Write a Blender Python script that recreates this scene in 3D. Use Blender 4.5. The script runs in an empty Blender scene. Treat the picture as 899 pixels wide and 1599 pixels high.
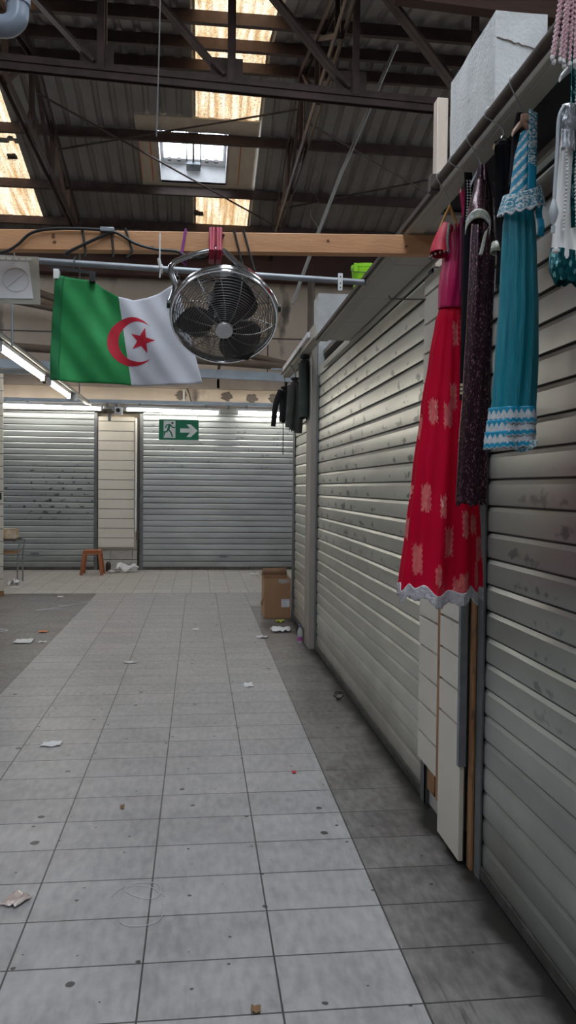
import bpy, bmesh, math, random
from mathutils import Vector, Matrix, noise
PI = math.pi
rnd = random.Random(7)
SC = bpy.context.scene
COL = SC.collection
V = Vector

# ------------------------------------------------------------------ materials
def nodes_of(name):
    m = bpy.data.materials.new(name); m.use_nodes = True
    nt = m.node_tree
    return m, nt, nt.nodes, nt.links, nt.nodes['Principled BSDF']

def ramp(N, stops):
    r = N.new('ShaderNodeValToRGB'); e = r.color_ramp.elements
    while len(e) < len(stops): e.new(0.5)
    for i, (p, c) in enumerate(stops):
        e[i].position = p
        e[i].color = (c, c, c, 1) if isinstance(c, (int, float)) else (*c, 1)
    return r

def mathn(N, L, op, a, b=None, c=None):
    n = N.new('ShaderNodeMath'); n.operation = op
    for i, v in enumerate((a, b, c)):
        if v is None: continue
        if isinstance(v, (int, float)): n.inputs[i].default_value = v
        else: L.new(v, n.inputs[i])
    return n.outputs[0]

def mixc(N, L, fac, a, b):
    n = N.new('ShaderNodeMix'); n.data_type = 'RGBA'
    for sock, v in ((n.inputs['Factor'], fac), (n.inputs['A'], a), (n.inputs['B'], b)):
        if isinstance(v, (int, float)): sock.default_value = v
        elif isinstance(v, tuple): sock.default_value = (*v, 1)
        else: L.new(v, sock)
    return n.outputs['Result']

def mat(name, col, col2=None, rough=.5, metal=0.0, scale=4, stretch=(1, 1, 1), lo=.35, hi=.7,
        bump=0.0, bscale=None, spots=None, alpha=None, sheen=0, trans=None, spec=None):
    """Two noise-mixed colours, optional dark spots (colour, scale, threshold, stretch) and bump."""
    m, nt, N, L, B = nodes_of(name)
    tc = N.new('ShaderNodeTexCoord'); mp = N.new('ShaderNodeMapping')
    mp.inputs['Scale'].default_value = stretch
    L.new(tc.outputs['Object'], mp.inputs['Vector'])
    nz = N.new('ShaderNodeTexNoise'); nz.inputs['Scale'].default_value = scale
    nz.inputs['Detail'].default_value = 6; nz.inputs['Roughness'].default_value = .6
    L.new(mp.outputs[0], nz.inputs['Vector'])
    if col2 is None: col2 = tuple(c * .8 for c in col)
    r = ramp(N, [(lo, col), (hi, col2)]); L.new(nz.outputs['Fac'], r.inputs[0])
    out = r.outputs[0]
    if spots:
        sc, ss, th, st = spots
        mp2 = N.new('ShaderNodeMapping'); mp2.inputs['Scale'].default_value = st
        L.new(tc.outputs['Object'], mp2.inputs['Vector'])
        n2 = N.new('ShaderNodeTexNoise'); n2.inputs['Scale'].default_value = ss
        n2.inputs['Detail'].default_value = 4
        L.new(mp2.outputs[0], n2.inputs['Vector'])
        r2 = ramp(N, [(th, 0.0), (th + .1, 1.0)]); L.new(n2.outputs['Fac'], r2.inputs[0])
        out = mixc(N, L, r2.outputs[0], out, sc)
    L.new(out, B.inputs['Base Color'])
    B.inputs['Roughness'].default_value = rough
    B.inputs['Metallic'].default_value = metal
    if spec is not None: B.inputs['Specular IOR Level'].default_value = spec
    if sheen: B.inputs['Sheen Weight'].default_value = sheen
    if bump:
        nb = N.new('ShaderNodeTexNoise'); nb.inputs['Scale'].default_value = bscale or scale * 8
        nb.inputs['Detail'].default_value = 5
        L.new(mp.outputs[0], nb.inputs['Vector'])
        bp = N.new('ShaderNodeBump'); bp.inputs['Strength'].default_value = bump
        bp.inputs['Distance'].default_value = .01
        L.new(nb.outputs['Fac'], bp.inputs['Height']); L.new(bp.outputs[0], B.inputs['Normal'])
    if trans:
        o = N['Material Output']; tl = N.new('ShaderNodeBsdfTranslucent'); ms = N.new('ShaderNodeMixShader')
        L.new(out, tl.inputs['Color']); ms.inputs[0].default_value = trans
        L.new(B.outputs[0], ms.inputs[1]); L.new(tl.outputs[0], ms.inputs[2])
        last = ms.outputs[0]
        if alpha is not None:
            tp = N.new('ShaderNodeBsdfTransparent'); m2 = N.new('ShaderNodeMixShader')
            m2.inputs[0].default_value = alpha
            L.new(tp.outputs[0], m2.inputs[1]); L.new(last, m2.inputs[2]); last = m2.outputs[0]
        L.new(last, o.inputs['Surface'])
    elif alpha is not None:
        B.inputs['Alpha'].default_value = alpha
    return m

def emit(name, col, s):
    m, nt, N, L, B = nodes_of(name)
    B.inputs['Base Color'].default_value = (*col, 1)
    B.inputs['Emission Color'].default_value = (*col, 1); B.inputs['Emission Strength'].default_value = s
    return m

def shutter_mat(name, c1, c2, rough, metal, axis, pitch, z0, smear, zlo, zhi, period, gw=.10):
    """Grey slats: cloudy paint plus dark scuffs sitting low on each slat between the heights zlo and zhi."""
    m, nt, N, L, B = nodes_of(name)
    geo = N.new('ShaderNodeNewGeometry'); sp = N.new('ShaderNodeSeparateXYZ')
    L.new(geo.outputs['Position'], sp.inputs[0])
    mp = N.new('ShaderNodeMapping'); mp.inputs['Scale'].default_value = (1, 1, 3) if axis == 'X' else (1, 1, 3)
    L.new(geo.outputs['Position'], mp.inputs['Vector'])
    nz = N.new('ShaderNodeTexNoise'); nz.inputs['Scale'].default_value = 1.3; nz.inputs['Detail'].default_value = 7
    L.new(mp.outputs[0], nz.inputs['Vector'])
    r = ramp(N, [(.35, c1), (.68, c2)]); L.new(nz.outputs['Fac'], r.inputs[0])
    z = sp.outputs['Z']
    zz = mathn(N, L, 'ADD', z, -z0)
    sl = mathn(N, L, 'DIVIDE', zz, pitch)
    fr = mathn(N, L, 'FRACT', sl); idx = mathn(N, L, 'FLOOR', sl)
    # each slat its own slight tone
    wn = N.new('ShaderNodeTexWhiteNoise'); wn.noise_dimensions = '1D'; L.new(idx, wn.inputs['W'])
    tone = mathn(N, L, 'MULTIPLY_ADD', wn.outputs['Value'], .2, .9)
    mul = N.new('ShaderNodeVectorMath'); mul.operation = 'SCALE'
    L.new(r.outputs[0], mul.inputs[0]); L.new(tone, mul.inputs['Scale'])
    # scuffs
    along = sp.outputs[axis]
    ph = mathn(N, L, 'MULTIPLY', wn.outputs['Value'], .6)
    w = mathn(N, L, 'SINE', mathn(N, L, 'MULTIPLY', mathn(N, L, 'ADD', along, ph), 2 * PI / period))
    n2 = N.new('ShaderNodeTexNoise'); n2.inputs['Scale'].default_value = 1.0; n2.inputs['Detail'].default_value = 5
    mp2 = N.new('ShaderNodeMapping'); mp2.inputs['Scale'].default_value = (14, 14, 20)
    L.new(geo.outputs['Position'], mp2.inputs['Vector']); L.new(mp2.outputs[0], n2.inputs['Vector'])
    s = mathn(N, L, 'ADD', mathn(N, L, 'MULTIPLY', w, .16), n2.outputs['Fac'])
    s = mathn(N, L, 'SUBTRACT', s, mathn(N, L, 'MULTIPLY', mathn(N, L, 'ABSOLUTE', mathn(N, L, 'SUBTRACT', fr, .3)), .55))
    n3 = N.new('ShaderNodeTexNoise'); n3.inputs['Scale'].default_value = 1.1
    L.new(geo.outputs['Position'], n3.inputs['Vector'])
    s = mathn(N, L, 'ADD', s, mathn(N, L, 'MULTIPLY_ADD', n3.outputs['Fac'], .5, -.25))
    a = N.new('ShaderNodeMapRange'); a.interpolation_type = 'SMOOTHSTEP'
    a.inputs[1].default_value = .58; a.inputs[2].default_value = .74; L.new(s, a.inputs[0])
    b = N.new('ShaderNodeMapRange'); b.interpolation_type = 'SMOOTHSTEP'
    b.inputs[1].default_value = zlo - .25; b.inputs[2].default_value = zlo + .1; L.new(z, b.inputs[0])
    c = N.new('ShaderNodeMapRange'); c.interpolation_type = 'SMOOTHSTEP'
    c.inputs[1].default_value = zhi + .2; c.inputs[2].default_value = zhi - .1; L.new(z, c.inputs[0])
    f = mathn(N, L, 'MULTIPLY', mathn(N, L, 'MULTIPLY', a.outputs[0], b.outputs[0]), c.outputs[0])
    f = mathn(N, L, 'MULTIPLY', f, smear)
    out = mixc(N, L, f, mul.outputs[0], (.03, .03, .028))
    # soiled lower slats
    n4 = N.new('ShaderNodeTexNoise'); n4.inputs['Scale'].default_value = 3; n4.inputs['Detail'].default_value = 6
    L.new(geo.outputs['Position'], n4.inputs['Vector'])
    d = N.new('ShaderNodeMapRange'); d.inputs[1].default_value = .45; d.inputs[2].default_value = 0.0
    L.new(mathn(N, L, 'MULTIPLY_ADD', n4.outputs['Fac'], .6, mathn(N, L, 'ADD', z, -.25)), d.inputs[0])
    out = mixc(N, L, mathn(N, L, 'MULTIPLY', d.outputs[0], .5), out, (.13, .115, .085))
    # near-black line along the hinge groove
    g = N.new('ShaderNodeMapRange'); g.inputs[1].default_value = gw; g.inputs[2].default_value = gw * .55
    L.new(fr, g.inputs[0])
    out = mixc(N, L, mathn(N, L, 'MULTIPLY', g.outputs[0], .85), out, (.02, .02, .018))
    L.new(out, B.inputs['Base Color'])
    B.inputs['Roughness'].default_value = rough; B.inputs['Metallic'].default_value = metal
    return m

def floor_mat():
    m, nt, N, L, B = nodes_of('floor_tiles')
    geo = N.new('ShaderNodeNewGeometry'); sp = N.new('ShaderNodeSeparateXYZ')
    L.new(geo.outputs['Position'], sp.inputs[0])
    x, y = sp.outputs['X'], sp.outputs['Y']
    def grid(px, x0, py, y0, w):
        gx = mathn(N, L, 'DIVIDE', mathn(N, L, 'SUBTRACT', x, x0), px)
        gy = mathn(N, L, 'DIVIDE', mathn(N, L, 'SUBTRACT', y, y0), py)
        fx, fy = mathn(N, L, 'FRACT', gx), mathn(N, L, 'FRACT', gy)
        ex = mathn(N, L, 'MULTIPLY', mathn(N, L, 'MINIMUM', fx, mathn(N, L, 'SUBTRACT', 1, fx)), px)
        ey = mathn(N, L, 'MULTIPLY', mathn(N, L, 'MINIMUM', fy, mathn(N, L, 'SUBTRACT', 1, fy)), py)
        e = mathn(N, L, 'MINIMUM', ex, ey)
        mr = N.new('ShaderNodeMapRange'); mr.inputs[1].default_value = w; mr.inputs[2].default_value = w * 1.6
        mr.inputs[3].default_value = 1; mr.inputs[4].default_value = 0
        L.new(e, mr.inputs[0])
        cb = N.new('ShaderNodeCombineXYZ'); L.new(mathn(N, L, 'FLOOR', gx), cb.inputs[0]); L.new(mathn(N, L, 'FLOOR', gy), cb.inputs[1])
        wn = N.new('ShaderNodeTexWhiteNoise'); wn.noise_dimensions = '2D'; L.new(cb.outputs[0], wn.inputs['Vector'])
        return mr.outputs[0], wn.outputs['Value']
    g1, w1 = grid(.45, -1.077, .2985, 2.406, .0025)
    g2, w2 = grid(.2985, -1.0, .45, 12.30, .0025)
    far = mathn(N, L, 'GREATER_THAN', y, 12.30)
    mixf = lambda f, a, b: mathn(N, L, 'ADD', mathn(N, L, 'MULTIPLY', f, b), mathn(N, L, 'MULTIPLY', mathn(N, L, 'SUBTRACT', 1, f), a))
    g, w = mixf(far, g1, g2), mixf(far, w1, w2)
    n1 = N.new('ShaderNodeTexNoise'); n1.inputs['Scale'].default_value = 3.0; n1.inputs['Detail'].default_value = 8
    n1.inputs['Roughness'].default_value = .65
    L.new(geo.outputs['Position'], n1.inputs['Vector'])
    n2 = N.new('ShaderNodeTexNoise'); n2.inputs['Scale'].default_value = 30; n2.inputs['Detail'].default_value = 5
    mp = N.new('ShaderNodeMapping'); mp.inputs['Scale'].default_value = (1, .35, 1)
    L.new(geo.outputs['Position'], mp.inputs['Vector']); L.new(mp.outputs[0], n2.inputs['Vector'])
    v = mathn(N, L, 'ADD', mathn(N, L, 'MULTIPLY', n1.outputs['Fac'], .55), mathn(N, L, 'MULTIPLY', n2.outputs['Fac'], .45))
    v = mathn(N, L, 'ADD', v, mathn(N, L, 'MULTIPLY_ADD', w, .08, -.04))
    r = ramp(N, [(.36, (.265, .256, .258)), (.64, (.42, .405, .40))]); L.new(v, r.inputs[0])
    rf = ramp(N, [(.38, (.40, .375, .34)), (.62, (.55, .52, .48))]); L.new(v, rf.inputs[0])
    c = mixc(N, L, far, r.outputs[0], rf.outputs[0])
    # darker stall strips: the row along the right shutters, the stall plot on the left
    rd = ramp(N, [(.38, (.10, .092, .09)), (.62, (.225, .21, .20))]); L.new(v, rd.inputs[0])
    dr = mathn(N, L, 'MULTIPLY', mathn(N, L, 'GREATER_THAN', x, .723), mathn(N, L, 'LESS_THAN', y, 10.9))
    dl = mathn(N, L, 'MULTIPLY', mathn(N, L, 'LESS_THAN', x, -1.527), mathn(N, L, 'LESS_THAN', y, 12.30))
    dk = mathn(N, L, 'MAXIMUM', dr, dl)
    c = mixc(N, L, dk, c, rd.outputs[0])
    # dirt caught along the foot of the shutters
    n3 = N.new('ShaderNodeTexNoise'); n3.inputs['Scale'].default_value = 5; n3.inputs['Detail'].default_value = 7
    L.new(geo.outputs['Position'], n3.inputs['Vector'])
    e1 = N.new('ShaderNodeMapRange'); e1.inputs[1].default_value = 1.17; e1.inputs[2].default_value = 1.25
    L.new(mathn(N, L, 'MULTIPLY_ADD', n3.outputs['Fac'], .22, x), e1.inputs[0])
    c = mixc(N, L, mathn(N, L, 'MULTIPLY', e1.outputs[0], mathn(N, L, 'LESS_THAN', y, 9.9)), c, (.022, .02, .018))
    # chewing gum and specks: random dots
    for sc, thr, keep in ((3.0, .05, .62), (7.0, .06, .72)):
        vo = N.new('ShaderNodeTexVoronoi'); vo.inputs['Scale'].default_value = sc; vo.voronoi_dimensions = '2D'
        nd = N.new('ShaderNodeTexNoise'); nd.inputs['Scale'].default_value = 30
        L.new(geo.outputs['Position'], nd.inputs['Vector'])
        ad = N.new('ShaderNodeMixRGB'); ad.inputs[0].default_value = .015
        L.new(geo.outputs['Position'], ad.inputs[1]); L.new(nd.outputs['Color'], ad.inputs[2])
        L.new(ad.outputs[0], vo.inputs['Vector'])
        sep = N.new('ShaderNodeSeparateColor'); L.new(vo.outputs['Color'], sep.inputs[0])
        k = mathn(N, L, 'MULTIPLY', mathn(N, L, 'LESS_THAN', vo.outputs['Distance'],
            mathn(N, L, 'MULTIPLY', sep.outputs[1], thr * 1.3)), mathn(N, L, 'GREATER_THAN', sep.outputs[0], keep))
        c = mixc(N, L, mathn(N, L, 'MULTIPLY', k, .85), c, (.025, .023, .022))
    # black scuff streaks on the dark row near the camera
    n5 = N.new('ShaderNodeTexNoise'); n5.inputs['Scale'].default_value = 1; n5.inputs['Detail'].default_value = 5
    mp5 = N.new('ShaderNodeMapping'); mp5.inputs['Scale'].default_value = (45, 4, 1); mp5.inputs['Rotation'].default_value = (0, 0, .12)
    L.new(geo.outputs['Position'], mp5.inputs['Vector']); L.new(mp5.outputs[0], n5.inputs['Vector'])
    s1 = N.new('ShaderNodeMapRange'); s1.inputs[1].default_value = .52; s1.inputs[2].default_value = .68; L.new(n5.outputs['Fac'], s1.inputs[0])
    rad = mathn(N, L, 'ADD', mathn(N, L, 'POWER', mathn(N, L, 'DIVIDE', mathn(N, L, 'SUBTRACT', x, .80), .13), 2), mathn(N, L, 'POWER', mathn(N, L, 'DIVIDE', mathn(N, L, 'SUBTRACT', y, 2.25), .38), 2))
    s2 = N.new('ShaderNodeMapRange'); s2.inputs[1].default_value = 1.1; s2.inputs[2].default_value = .2; L.new(rad, s2.inputs[0])
    c = mixc(N, L, mathn(N, L, 'MULTIPLY', mathn(N, L, 'MULTIPLY', s1.outputs[0], s2.outputs[0]), .8), c, (.025, .023, .022))
    c = mixc(N, L, mathn(N, L, 'MULTIPLY', g, .9), c, (.022, .021, .021))
    L.new(c, B.inputs['Base Color'])
    rr = mathn(N, L, 'MULTIPLY_ADD', n1.outputs['Fac'], .25, .27)
    L.new(rr, B.inputs['Roughness'])
    bp = N.new('ShaderNodeBump'); bp.inputs['Strength'].default_value = .25; bp.inputs['Distance'].default_value = .002
    L.new(mathn(N, L, 'SUBTRACT', 1, g), bp.inputs['Height']); L.new(bp.outputs[0], B.inputs['Normal'])
    return m

def panel_mat():
    """Old translucent roof sheet: amber, speckled with lichen; glows by the sky behind it."""
    m, nt, N, L, B = nodes_of('translucent_sheet')
    geo = N.new('ShaderNodeNewGeometry')
    n1 = N.new('ShaderNodeTexNoise'); n1.inputs['Scale'].default_value = 48; n1.inputs['Detail'].default_value = 6; n1.inputs['Roughness'].default_value = .7
    n2 = N.new('ShaderNodeTexNoise'); n2.inputs['Scale'].default_value = 2.2; n2.inputs['Detail'].default_value = 4
    mp = N.new('ShaderNodeMapping'); mp.inputs['Scale'].default_value = (5, .5, 1)
    L.new(geo.outputs['Position'], n1.inputs['Vector'])
    L.new(geo.outputs['Position'], mp.inputs['Vector']); L.new(mp.outputs[0], n2.inputs['Vector'])
    r1 = ramp(N, [(.44, (.27, .21, .145)), (.66, (.06, .042, .026))]); L.new(n1.outputs['Fac'], r1.inputs[0])
    r2 = ramp(N, [(.36, (1, .98, .95)), (.64, (.55, .42, .28))]); L.new(n2.outputs['Fac'], r2.inputs[0])
    mu = N.new('ShaderNodeMixRGB'); mu.blend_type = 'MULTIPLY'; mu.inputs[0].default_value = 1
    L.new(r1.outputs[0], mu.inputs[1]); L.new(r2.outputs[0], mu.inputs[2])
    tl = N.new('ShaderNodeBsdfTranslucent'); L.new(mu.outputs[0], tl.inputs['Color'])
    L.new(tl.outputs[0], N['Material Output'].inputs['Surface'])
    return m

M = {}
M['floor'] = floor_mat()
M['dimwall'] = mat('dark_hall_wall', (.12, .11, .10), (.08, .075, .07), .9)  # unseen walls, toned dark to bounce less fill light
M['panel'] = panel_mat()
M['black_leaf'] = mat('dead_leaf', (.03, .022, .015), None, .9)
M['roof'] = mat('roof_sheet', (.29, .27, .25), (.21, .195, .18), .6, .1, 1.5)
M['steel'] = mat('rusty_brown_steel', (.055, .036, .033), (.095, .058, .048), .55, .25, 6)
M['steel_lt'] = mat('light_brown_steel', (.20, .13, .10), (.14, .085, .065), .55, .1, 6)
M['concrete'] = mat('stained_concrete', (.64, .54, .43), (.48, .40, .32), .9, 0, 1.1, (1, 1, .35), spots=((.13, .11, .10), 1.6, .60, (1.2, 1, .5)), bump=.3)
M['pier'] = mat('whitewashed_concrete', (.62, .63, .62), (.47, .475, .47), .9, 0, 5, bump=.4, bscale=60, spots=((.2, .19, .18), 5, .68, (1, 1, 3)))
M['block'] = mat('grey_block', (.52, .50, .46), (.40, .385, .35), .9, 0, 5, bump=.4)
M['panel_white'] = mat('cream_slatwall', (.72, .67, .585), (.66, .61, .525), .45, 0, 2)
M['groove'] = mat('slatwall_groove', (.12, .10, .08), None, .7)
M['galv'] = mat('galvanised_steel', (.30, .32, .34), (.21, .225, .24), .45, .6, 9)
M['rail'] = mat('shutter_guide_rail', (.20, .21, .215), (.13, .135, .14), .5, .5, 6)
M['grimebar'] = mat('grimy_bar', (.10, .095, .085), (.035, .03, .026), .7, .1, 12)
M['dark_rail'] = mat('dark_pole', (.05, .037, .03), (.09, .065, .05), .5, .3, 8)
M['beige'] = mat('beige_coated_board', (.46, .43, .36), (.38, .355, .30), .55, 0, 2)
M['soffit'] = mat('soffit_board', (.55, .52, .455), (.46, .435, .375), .6, 0, 1.5)
M['black'] = mat('black_plastic', (.014, .014, .015), None, .45)
M['dark'] = mat('hollow_shade', (.03, .03, .03), None, .8)
M['wood'] = mat('pine_timber', (.63, .33, .155), (.52, .25, .11), .55, 0, 3, (1, 9, 9), bump=.15)
M['stud'] = mat('wooden_stud', (.42, .22, .10), (.24, .12, .055), .7, 0, 3, (9, 9, 1), spots=((.05, .03, .02), 8, .56, (1, 1, .7)))
M['palewood'] = mat('pale_painted_wood', (.72, .60, .50), (.60, .49, .40), .6, 0, 3, (6, 6, 1))
M['chrome'] = mat('chrome', (.78, .78, .79), None, .12, 1)
M['wire'] = mat('chromed_wire', (.36, .35, .34), None, .3, .9)
M['blade'] = mat('fan_blade', (.05, .048, .047), None, .4, .2)
M['badge'] = mat('satin_badge', (.62, .62, .62), None, .35, .6)
M['paper'] = mat('white_paper', (.82, .82, .82), (.72, .72, .72), .7, 0, 5)
M['white'] = mat('white_plastic', (.8, .8, .8), None, .4)
M['exitgreen'] = mat('exit_green', (.0, .17, .085), (.0, .15, .075), .35)
M['exitwhite'] = mat('exit_white', (.80, .84, .82), None, .35)
M['cardboard'] = mat('cardboard', (.36, .20, .105), (.30, .165, .085), .75, 0, 3, (1, 1, .4))
M['cardin'] = mat('cardboard_inside', (.24, .135, .075), None, .8)
M['stool'] = mat('orange_plastic', (.40, .13, .05), None, .4)
M['lime'] = mat('lime_plastic', (.42, .85, .03), None, .35, trans=.3)
M['tube'] = emit('fluorescent_tube', (1, .95, .85), 25)
M['pvc'] = mat('grey_pvc', (.23, .27, .33), (.19, .22, .27), .3)
M['brownpipe'] = mat('brown_painted_pipe', (.17, .125, .095), (.12, .09, .07), .5)
M['bluetray'] = mat('pale_blue_tray', (.50, .58, .66), (.40, .46, .52), .5, .2)
M['clear'] = mat('clear_plastic', (.85, .88, .88), None, .15, alpha=.35)
M['plasticbag'] = mat('translucent_bag', (.85, .85, .84), None, .35, alpha=.6)
M['sleeve'] = mat('plastic_pocket', (.66, .64, .56), None, .35, trans=.4, alpha=.88)
M['faint'] = mat('faded_ink', (.78, .70, .66), None, .7)
M['cord'] = mat('white_cord', (.75, .75, .72), None, .6)
M['greywire'] = mat('grey_wire', (.14, .13, .125), None, .6)
# ------------------------------------------------------------------ mesh builder
class MB:
    def __init__(s): s.v = []; s.f = []; s.m = []
    def add(s, vs, fs, mi=0):
        b = len(s.v); s.v += [V(p) for p in vs]
        s.f += [[b + i for i in f] for f in fs]; s.m += [mi] * len(fs)
        return s
    def box(s, x0, x1, y0, y1, z0, z1, mi=0):
        vs = [(x, y, z) for z in (z0, z1) for y in (y0, y1) for x in (x0, x1)]
        return s.add(vs, [(0, 2, 3, 1), (4, 5, 7, 6), (0, 1, 5, 4), (2, 6, 7, 3), (0, 4, 6, 2), (1, 3, 7, 5)], mi)
    def obox(s, c, sz, R=None, mi=0):
        R = R or Matrix(); vs = []
        for z in (-.5, .5):
            for y in (-.5, .5):
                for x in (-.5, .5): vs.append(V(c) + R @ V((x * sz[0], y * sz[1], z * sz[2])))
        return s.add(vs, [(0, 2, 3, 1), (4, 5, 7, 6), (0, 1, 5, 4), (2, 6, 7, 3), (0, 4, 6, 2), (1, 3, 7, 5)], mi)
    def bar(s, p, q, w, h, up=(0, 0, 1), mi=0):
        p, q = V(p), V(q); d = (q - p).normalized(); u = V(up)
        if abs(d.dot(u)) > .98: u = V((0, 1, 0))
        sd = d.cross(u).normalized(); u = sd.cross(d)
        vs = [b + sd * (i * w / 2) + u * (j * h / 2) for b in (p, q) for i, j in ((-1, -1), (1, -1), (1, 1), (-1, 1))]
        return s.add(vs, [(0, 3, 2, 1), (4, 5, 6, 7), (0, 1, 5, 4), (1, 2, 6, 5), (2, 3, 7, 6), (3, 0, 4, 7)], mi)
    def angle(s, p, q, w, t=.007, up=(0, 0, 1), mi=0):
        """An L section between two points."""
        p, q = V(p), V(q); d = (q - p).normalized(); u = V(up)
        if abs(d.dot(u)) > .98: u = V((0, 1, 0))
        sd = d.cross(u).normalized(); u = sd.cross(d)
        prof = [(0, 0), (w, 0), (w, t), (t, t), (t, w), (0, w)]
        vs = [b + sd * (a - w / 3) + u * (c - w / 3) for b in (p, q) for a, c in prof]
        fs = [(i, (i + 1) % 6, 6 + (i + 1) % 6, 6 + i) for i in range(6)] + [(0, 3, 2, 1), (0, 5, 4, 3), (6, 7, 8, 9), (6, 9, 10, 11)]
        return s.add(vs, fs, mi)
    def tube(s, pts, r, n=8, closed=False, mi=0, caps=True):
        pts = [V(p) for p in pts]; k = len(pts); base = len(s.v); prev = None
        rs = r if isinstance(r, (list, tuple)) else [r] * k
        for i, p in enumerate(pts):
            a = pts[(i - 1) % k] if (closed or i > 0) else p
            b = pts[(i + 1) % k] if (closed or i < k - 1) else p
            d = (b - a).normalized()
            if prev is None:
                u = d.cross(V((0, 0, 1)))
                if u.length < .05: u = d.cross(V((1, 0, 0)))
                u.normalize()
            else:
                u = prev - d * prev.dot(d)
                u = u.normalized() if u.length > 1e-6 else d.orthogonal().normalized()
            prev = u; w = d.cross(u)
            for j in range(n):
                t = 2 * PI * j / n
                s.v.append(p + (u * math.cos(t) + w * math.sin(t)) * rs[i])
        seg = k if closed else k - 1
        for i in range(seg):
            for j in range(n):
                a = base + i * n + j; b = base + i * n + (j + 1) % n
                c = base + ((i + 1) % k) * n + (j + 1) % n; d2 = base + ((i + 1) % k) * n + j
                s.f.append([a, b, c, d2]); s.m.append(mi)
        if caps and not closed:
            s.f.append([base + j for j in range(n)][::-1]); s.m.append(mi)
            s.f.append([base + (k - 1) * n + j for j in range(n)]); s.m.append(mi)
        return s
    def lathe(s, prof, c=(0, 0, 0), R=None, n=24, mi=0):
        R = R or Matrix(); base = len(s.v); k = len(prof)
        for r, z in prof:
            for j in range(n):
                t = 2 * PI * j / n
                s.v.append(V(c) + R @ V((max(r, 1e-4) * math.cos(t), max(r, 1e-4) * math.sin(t), z)))
        for i in range(k - 1):
            for j in range(n):
                s.f.append([base + i * n + j, base + i * n + (j + 1) % n, base + (i + 1) * n + (j + 1) % n, base + (i + 1) * n + j]); s.m.append(mi)
        return s
    def prism(s, poly, fn, d0, d1, mi=0):
        """poly in 2-D; fn(a, b, d) gives the 3-D point."""
        n = len(poly); vs = [fn(a, b, d) for d in (d0, d1) for a, b in poly]
        return s.add(vs, [tuple(range(n))[::-1], tuple(range(n, 2 * n))] + [(i, (i + 1) % n, n + (i + 1) % n, n + i) for i in range(n)], mi)
    def grid(s, fn, nu, nv, mi=0, wrap=False):
        base = len(s.v); W = nu if wrap else nu + 1
        for j in range(nv + 1):
            for i in range(W): s.v.append(V(fn(i / nu, j / nv)))
        for j in range(nv):
            for i in range(nu):
                a = base + j * W + i; b = base + j * W + (i + 1) % W
                s.f.append([a, b, b + W, a + W])
                s.m.append(mi(( i + .5) / nu, (j + .5) / nv) if callable(mi) else mi)
        return s

def world_loc(o):
    p = V((0, 0, 0))
    while o: p += o.location; o = o.parent
    return p

def obj(name, mb, mats, parent=None, loc=None, smooth=35, bevel=0, solid=0, subd=0, weld=True):
    me = bpy.data.meshes.new(name)
    off = world_loc(parent) if parent else (V(loc) if loc else V((0, 0, 0)))
    me.from_pydata([p - off for p in mb.v], [], mb.f)
    for mt in (mats if isinstance(mats, (list, tuple)) else [mats]): me.materials.append(mt)
    for p, mi in zip(me.polygons, mb.m): p.material_index = mi
    bm = bmesh.new(); bm.from_mesh(me)
    bmesh.ops.recalc_face_normals(bm, faces=bm.faces)
    bm.to_mesh(me); bm.free()
    if smooth:
        me.shade_smooth(); me.set_sharp_from_angle(angle=math.radians(smooth))
    o = bpy.data.objects.new(name, me); COL.objects.link(o)
    if parent: o.parent = parent
    else: o.location = off
    if bevel:
        b = o.modifiers.new('bevel', 'BEVEL'); b.width = bevel; b.segments = 2; b.limit_method = 'ANGLE'
    if solid:
        b = o.modifiers.new('solid', 'SOLIDIFY'); b.thickness = solid; b.offset = 0
    if subd:
        b = o.modifiers.new('subd', 'SUBSURF'); b.levels = subd; b.render_levels = subd
    return o

def tag(o, label, cat, group=None, kind=None):
    o['label'] = label; o['category'] = cat
    if group: o['group'] = group
    if kind: o['kind'] = kind
    return o

def thing(name, label, cat, loc, group=None):
    o = bpy.data.objects.new(name, None); COL.objects.link(o)
    o.location = loc; o.empty_display_size = .1
    return tag(o, label, cat, group)

def solo(name, mb, mats, label, cat, loc, group=None, **k):
    return tag(obj(name, mb, mats, None, loc, **k), label, cat, group)

def struct(name, mb, mats, label=None, loc=None, **k):
    o = obj(name, mb, mats, None, loc, **k); o['kind'] = 'structure'
    if label: o['label'] = label
    return o

def interp(tbl, t):
    """Smooth interpolation in a table of (key, value...) rows with falling or rising keys."""
    if tbl[0][0] > tbl[-1][0]: tbl = tbl[::-1]
    if t <= tbl[0][0]: return tbl[0][1:]
    for a, b in zip(tbl, tbl[1:]):
        if t <= b[0]:
            f = (t - a[0]) / (b[0] - a[0] + 1e-9); f = f * f * (3 - 2 * f) * .5 + f * .5
            return tuple(p + (q - p) * f for p, q in zip(a[1:], b[1:]))
    return tbl[-1][1:]

def rough_box(mb, x0, x1, y0, y1, z0, z1, step=.06, amp=.006, mi=0):
    """A box whose faces are gridded and slightly uneven."""
    def face(o, a, b):
        la, lb = V(a).length, V(b).length
        def f(u, v):
            p = V(o) + V(a) * u + V(b) * v
            return p + noise.noise_vector(p * 6) * amp
        mb.grid(f, max(1, int(la / step)), max(1, int(lb / step)), mi)
    dx, dy, dz = x1 - x0, y1 - y0, z1 - z0
    face((x0, y0, z0), (dx, 0, 0), (0, 0, dz)); face((x0, y1, z0), (dx, 0, 0), (0, 0, dz))
    face((x0, y0, z0), (0, dy, 0), (0, 0, dz)); face((x1, y0, z0), (0, dy, 0), (0, 0, dz))
    face((x0, y0, z1), (dx, 0, 0), (0, dy, 0)); face((x0, y0, z0), (dx, 0, 0), (0, dy, 0))
    return mb

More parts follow.
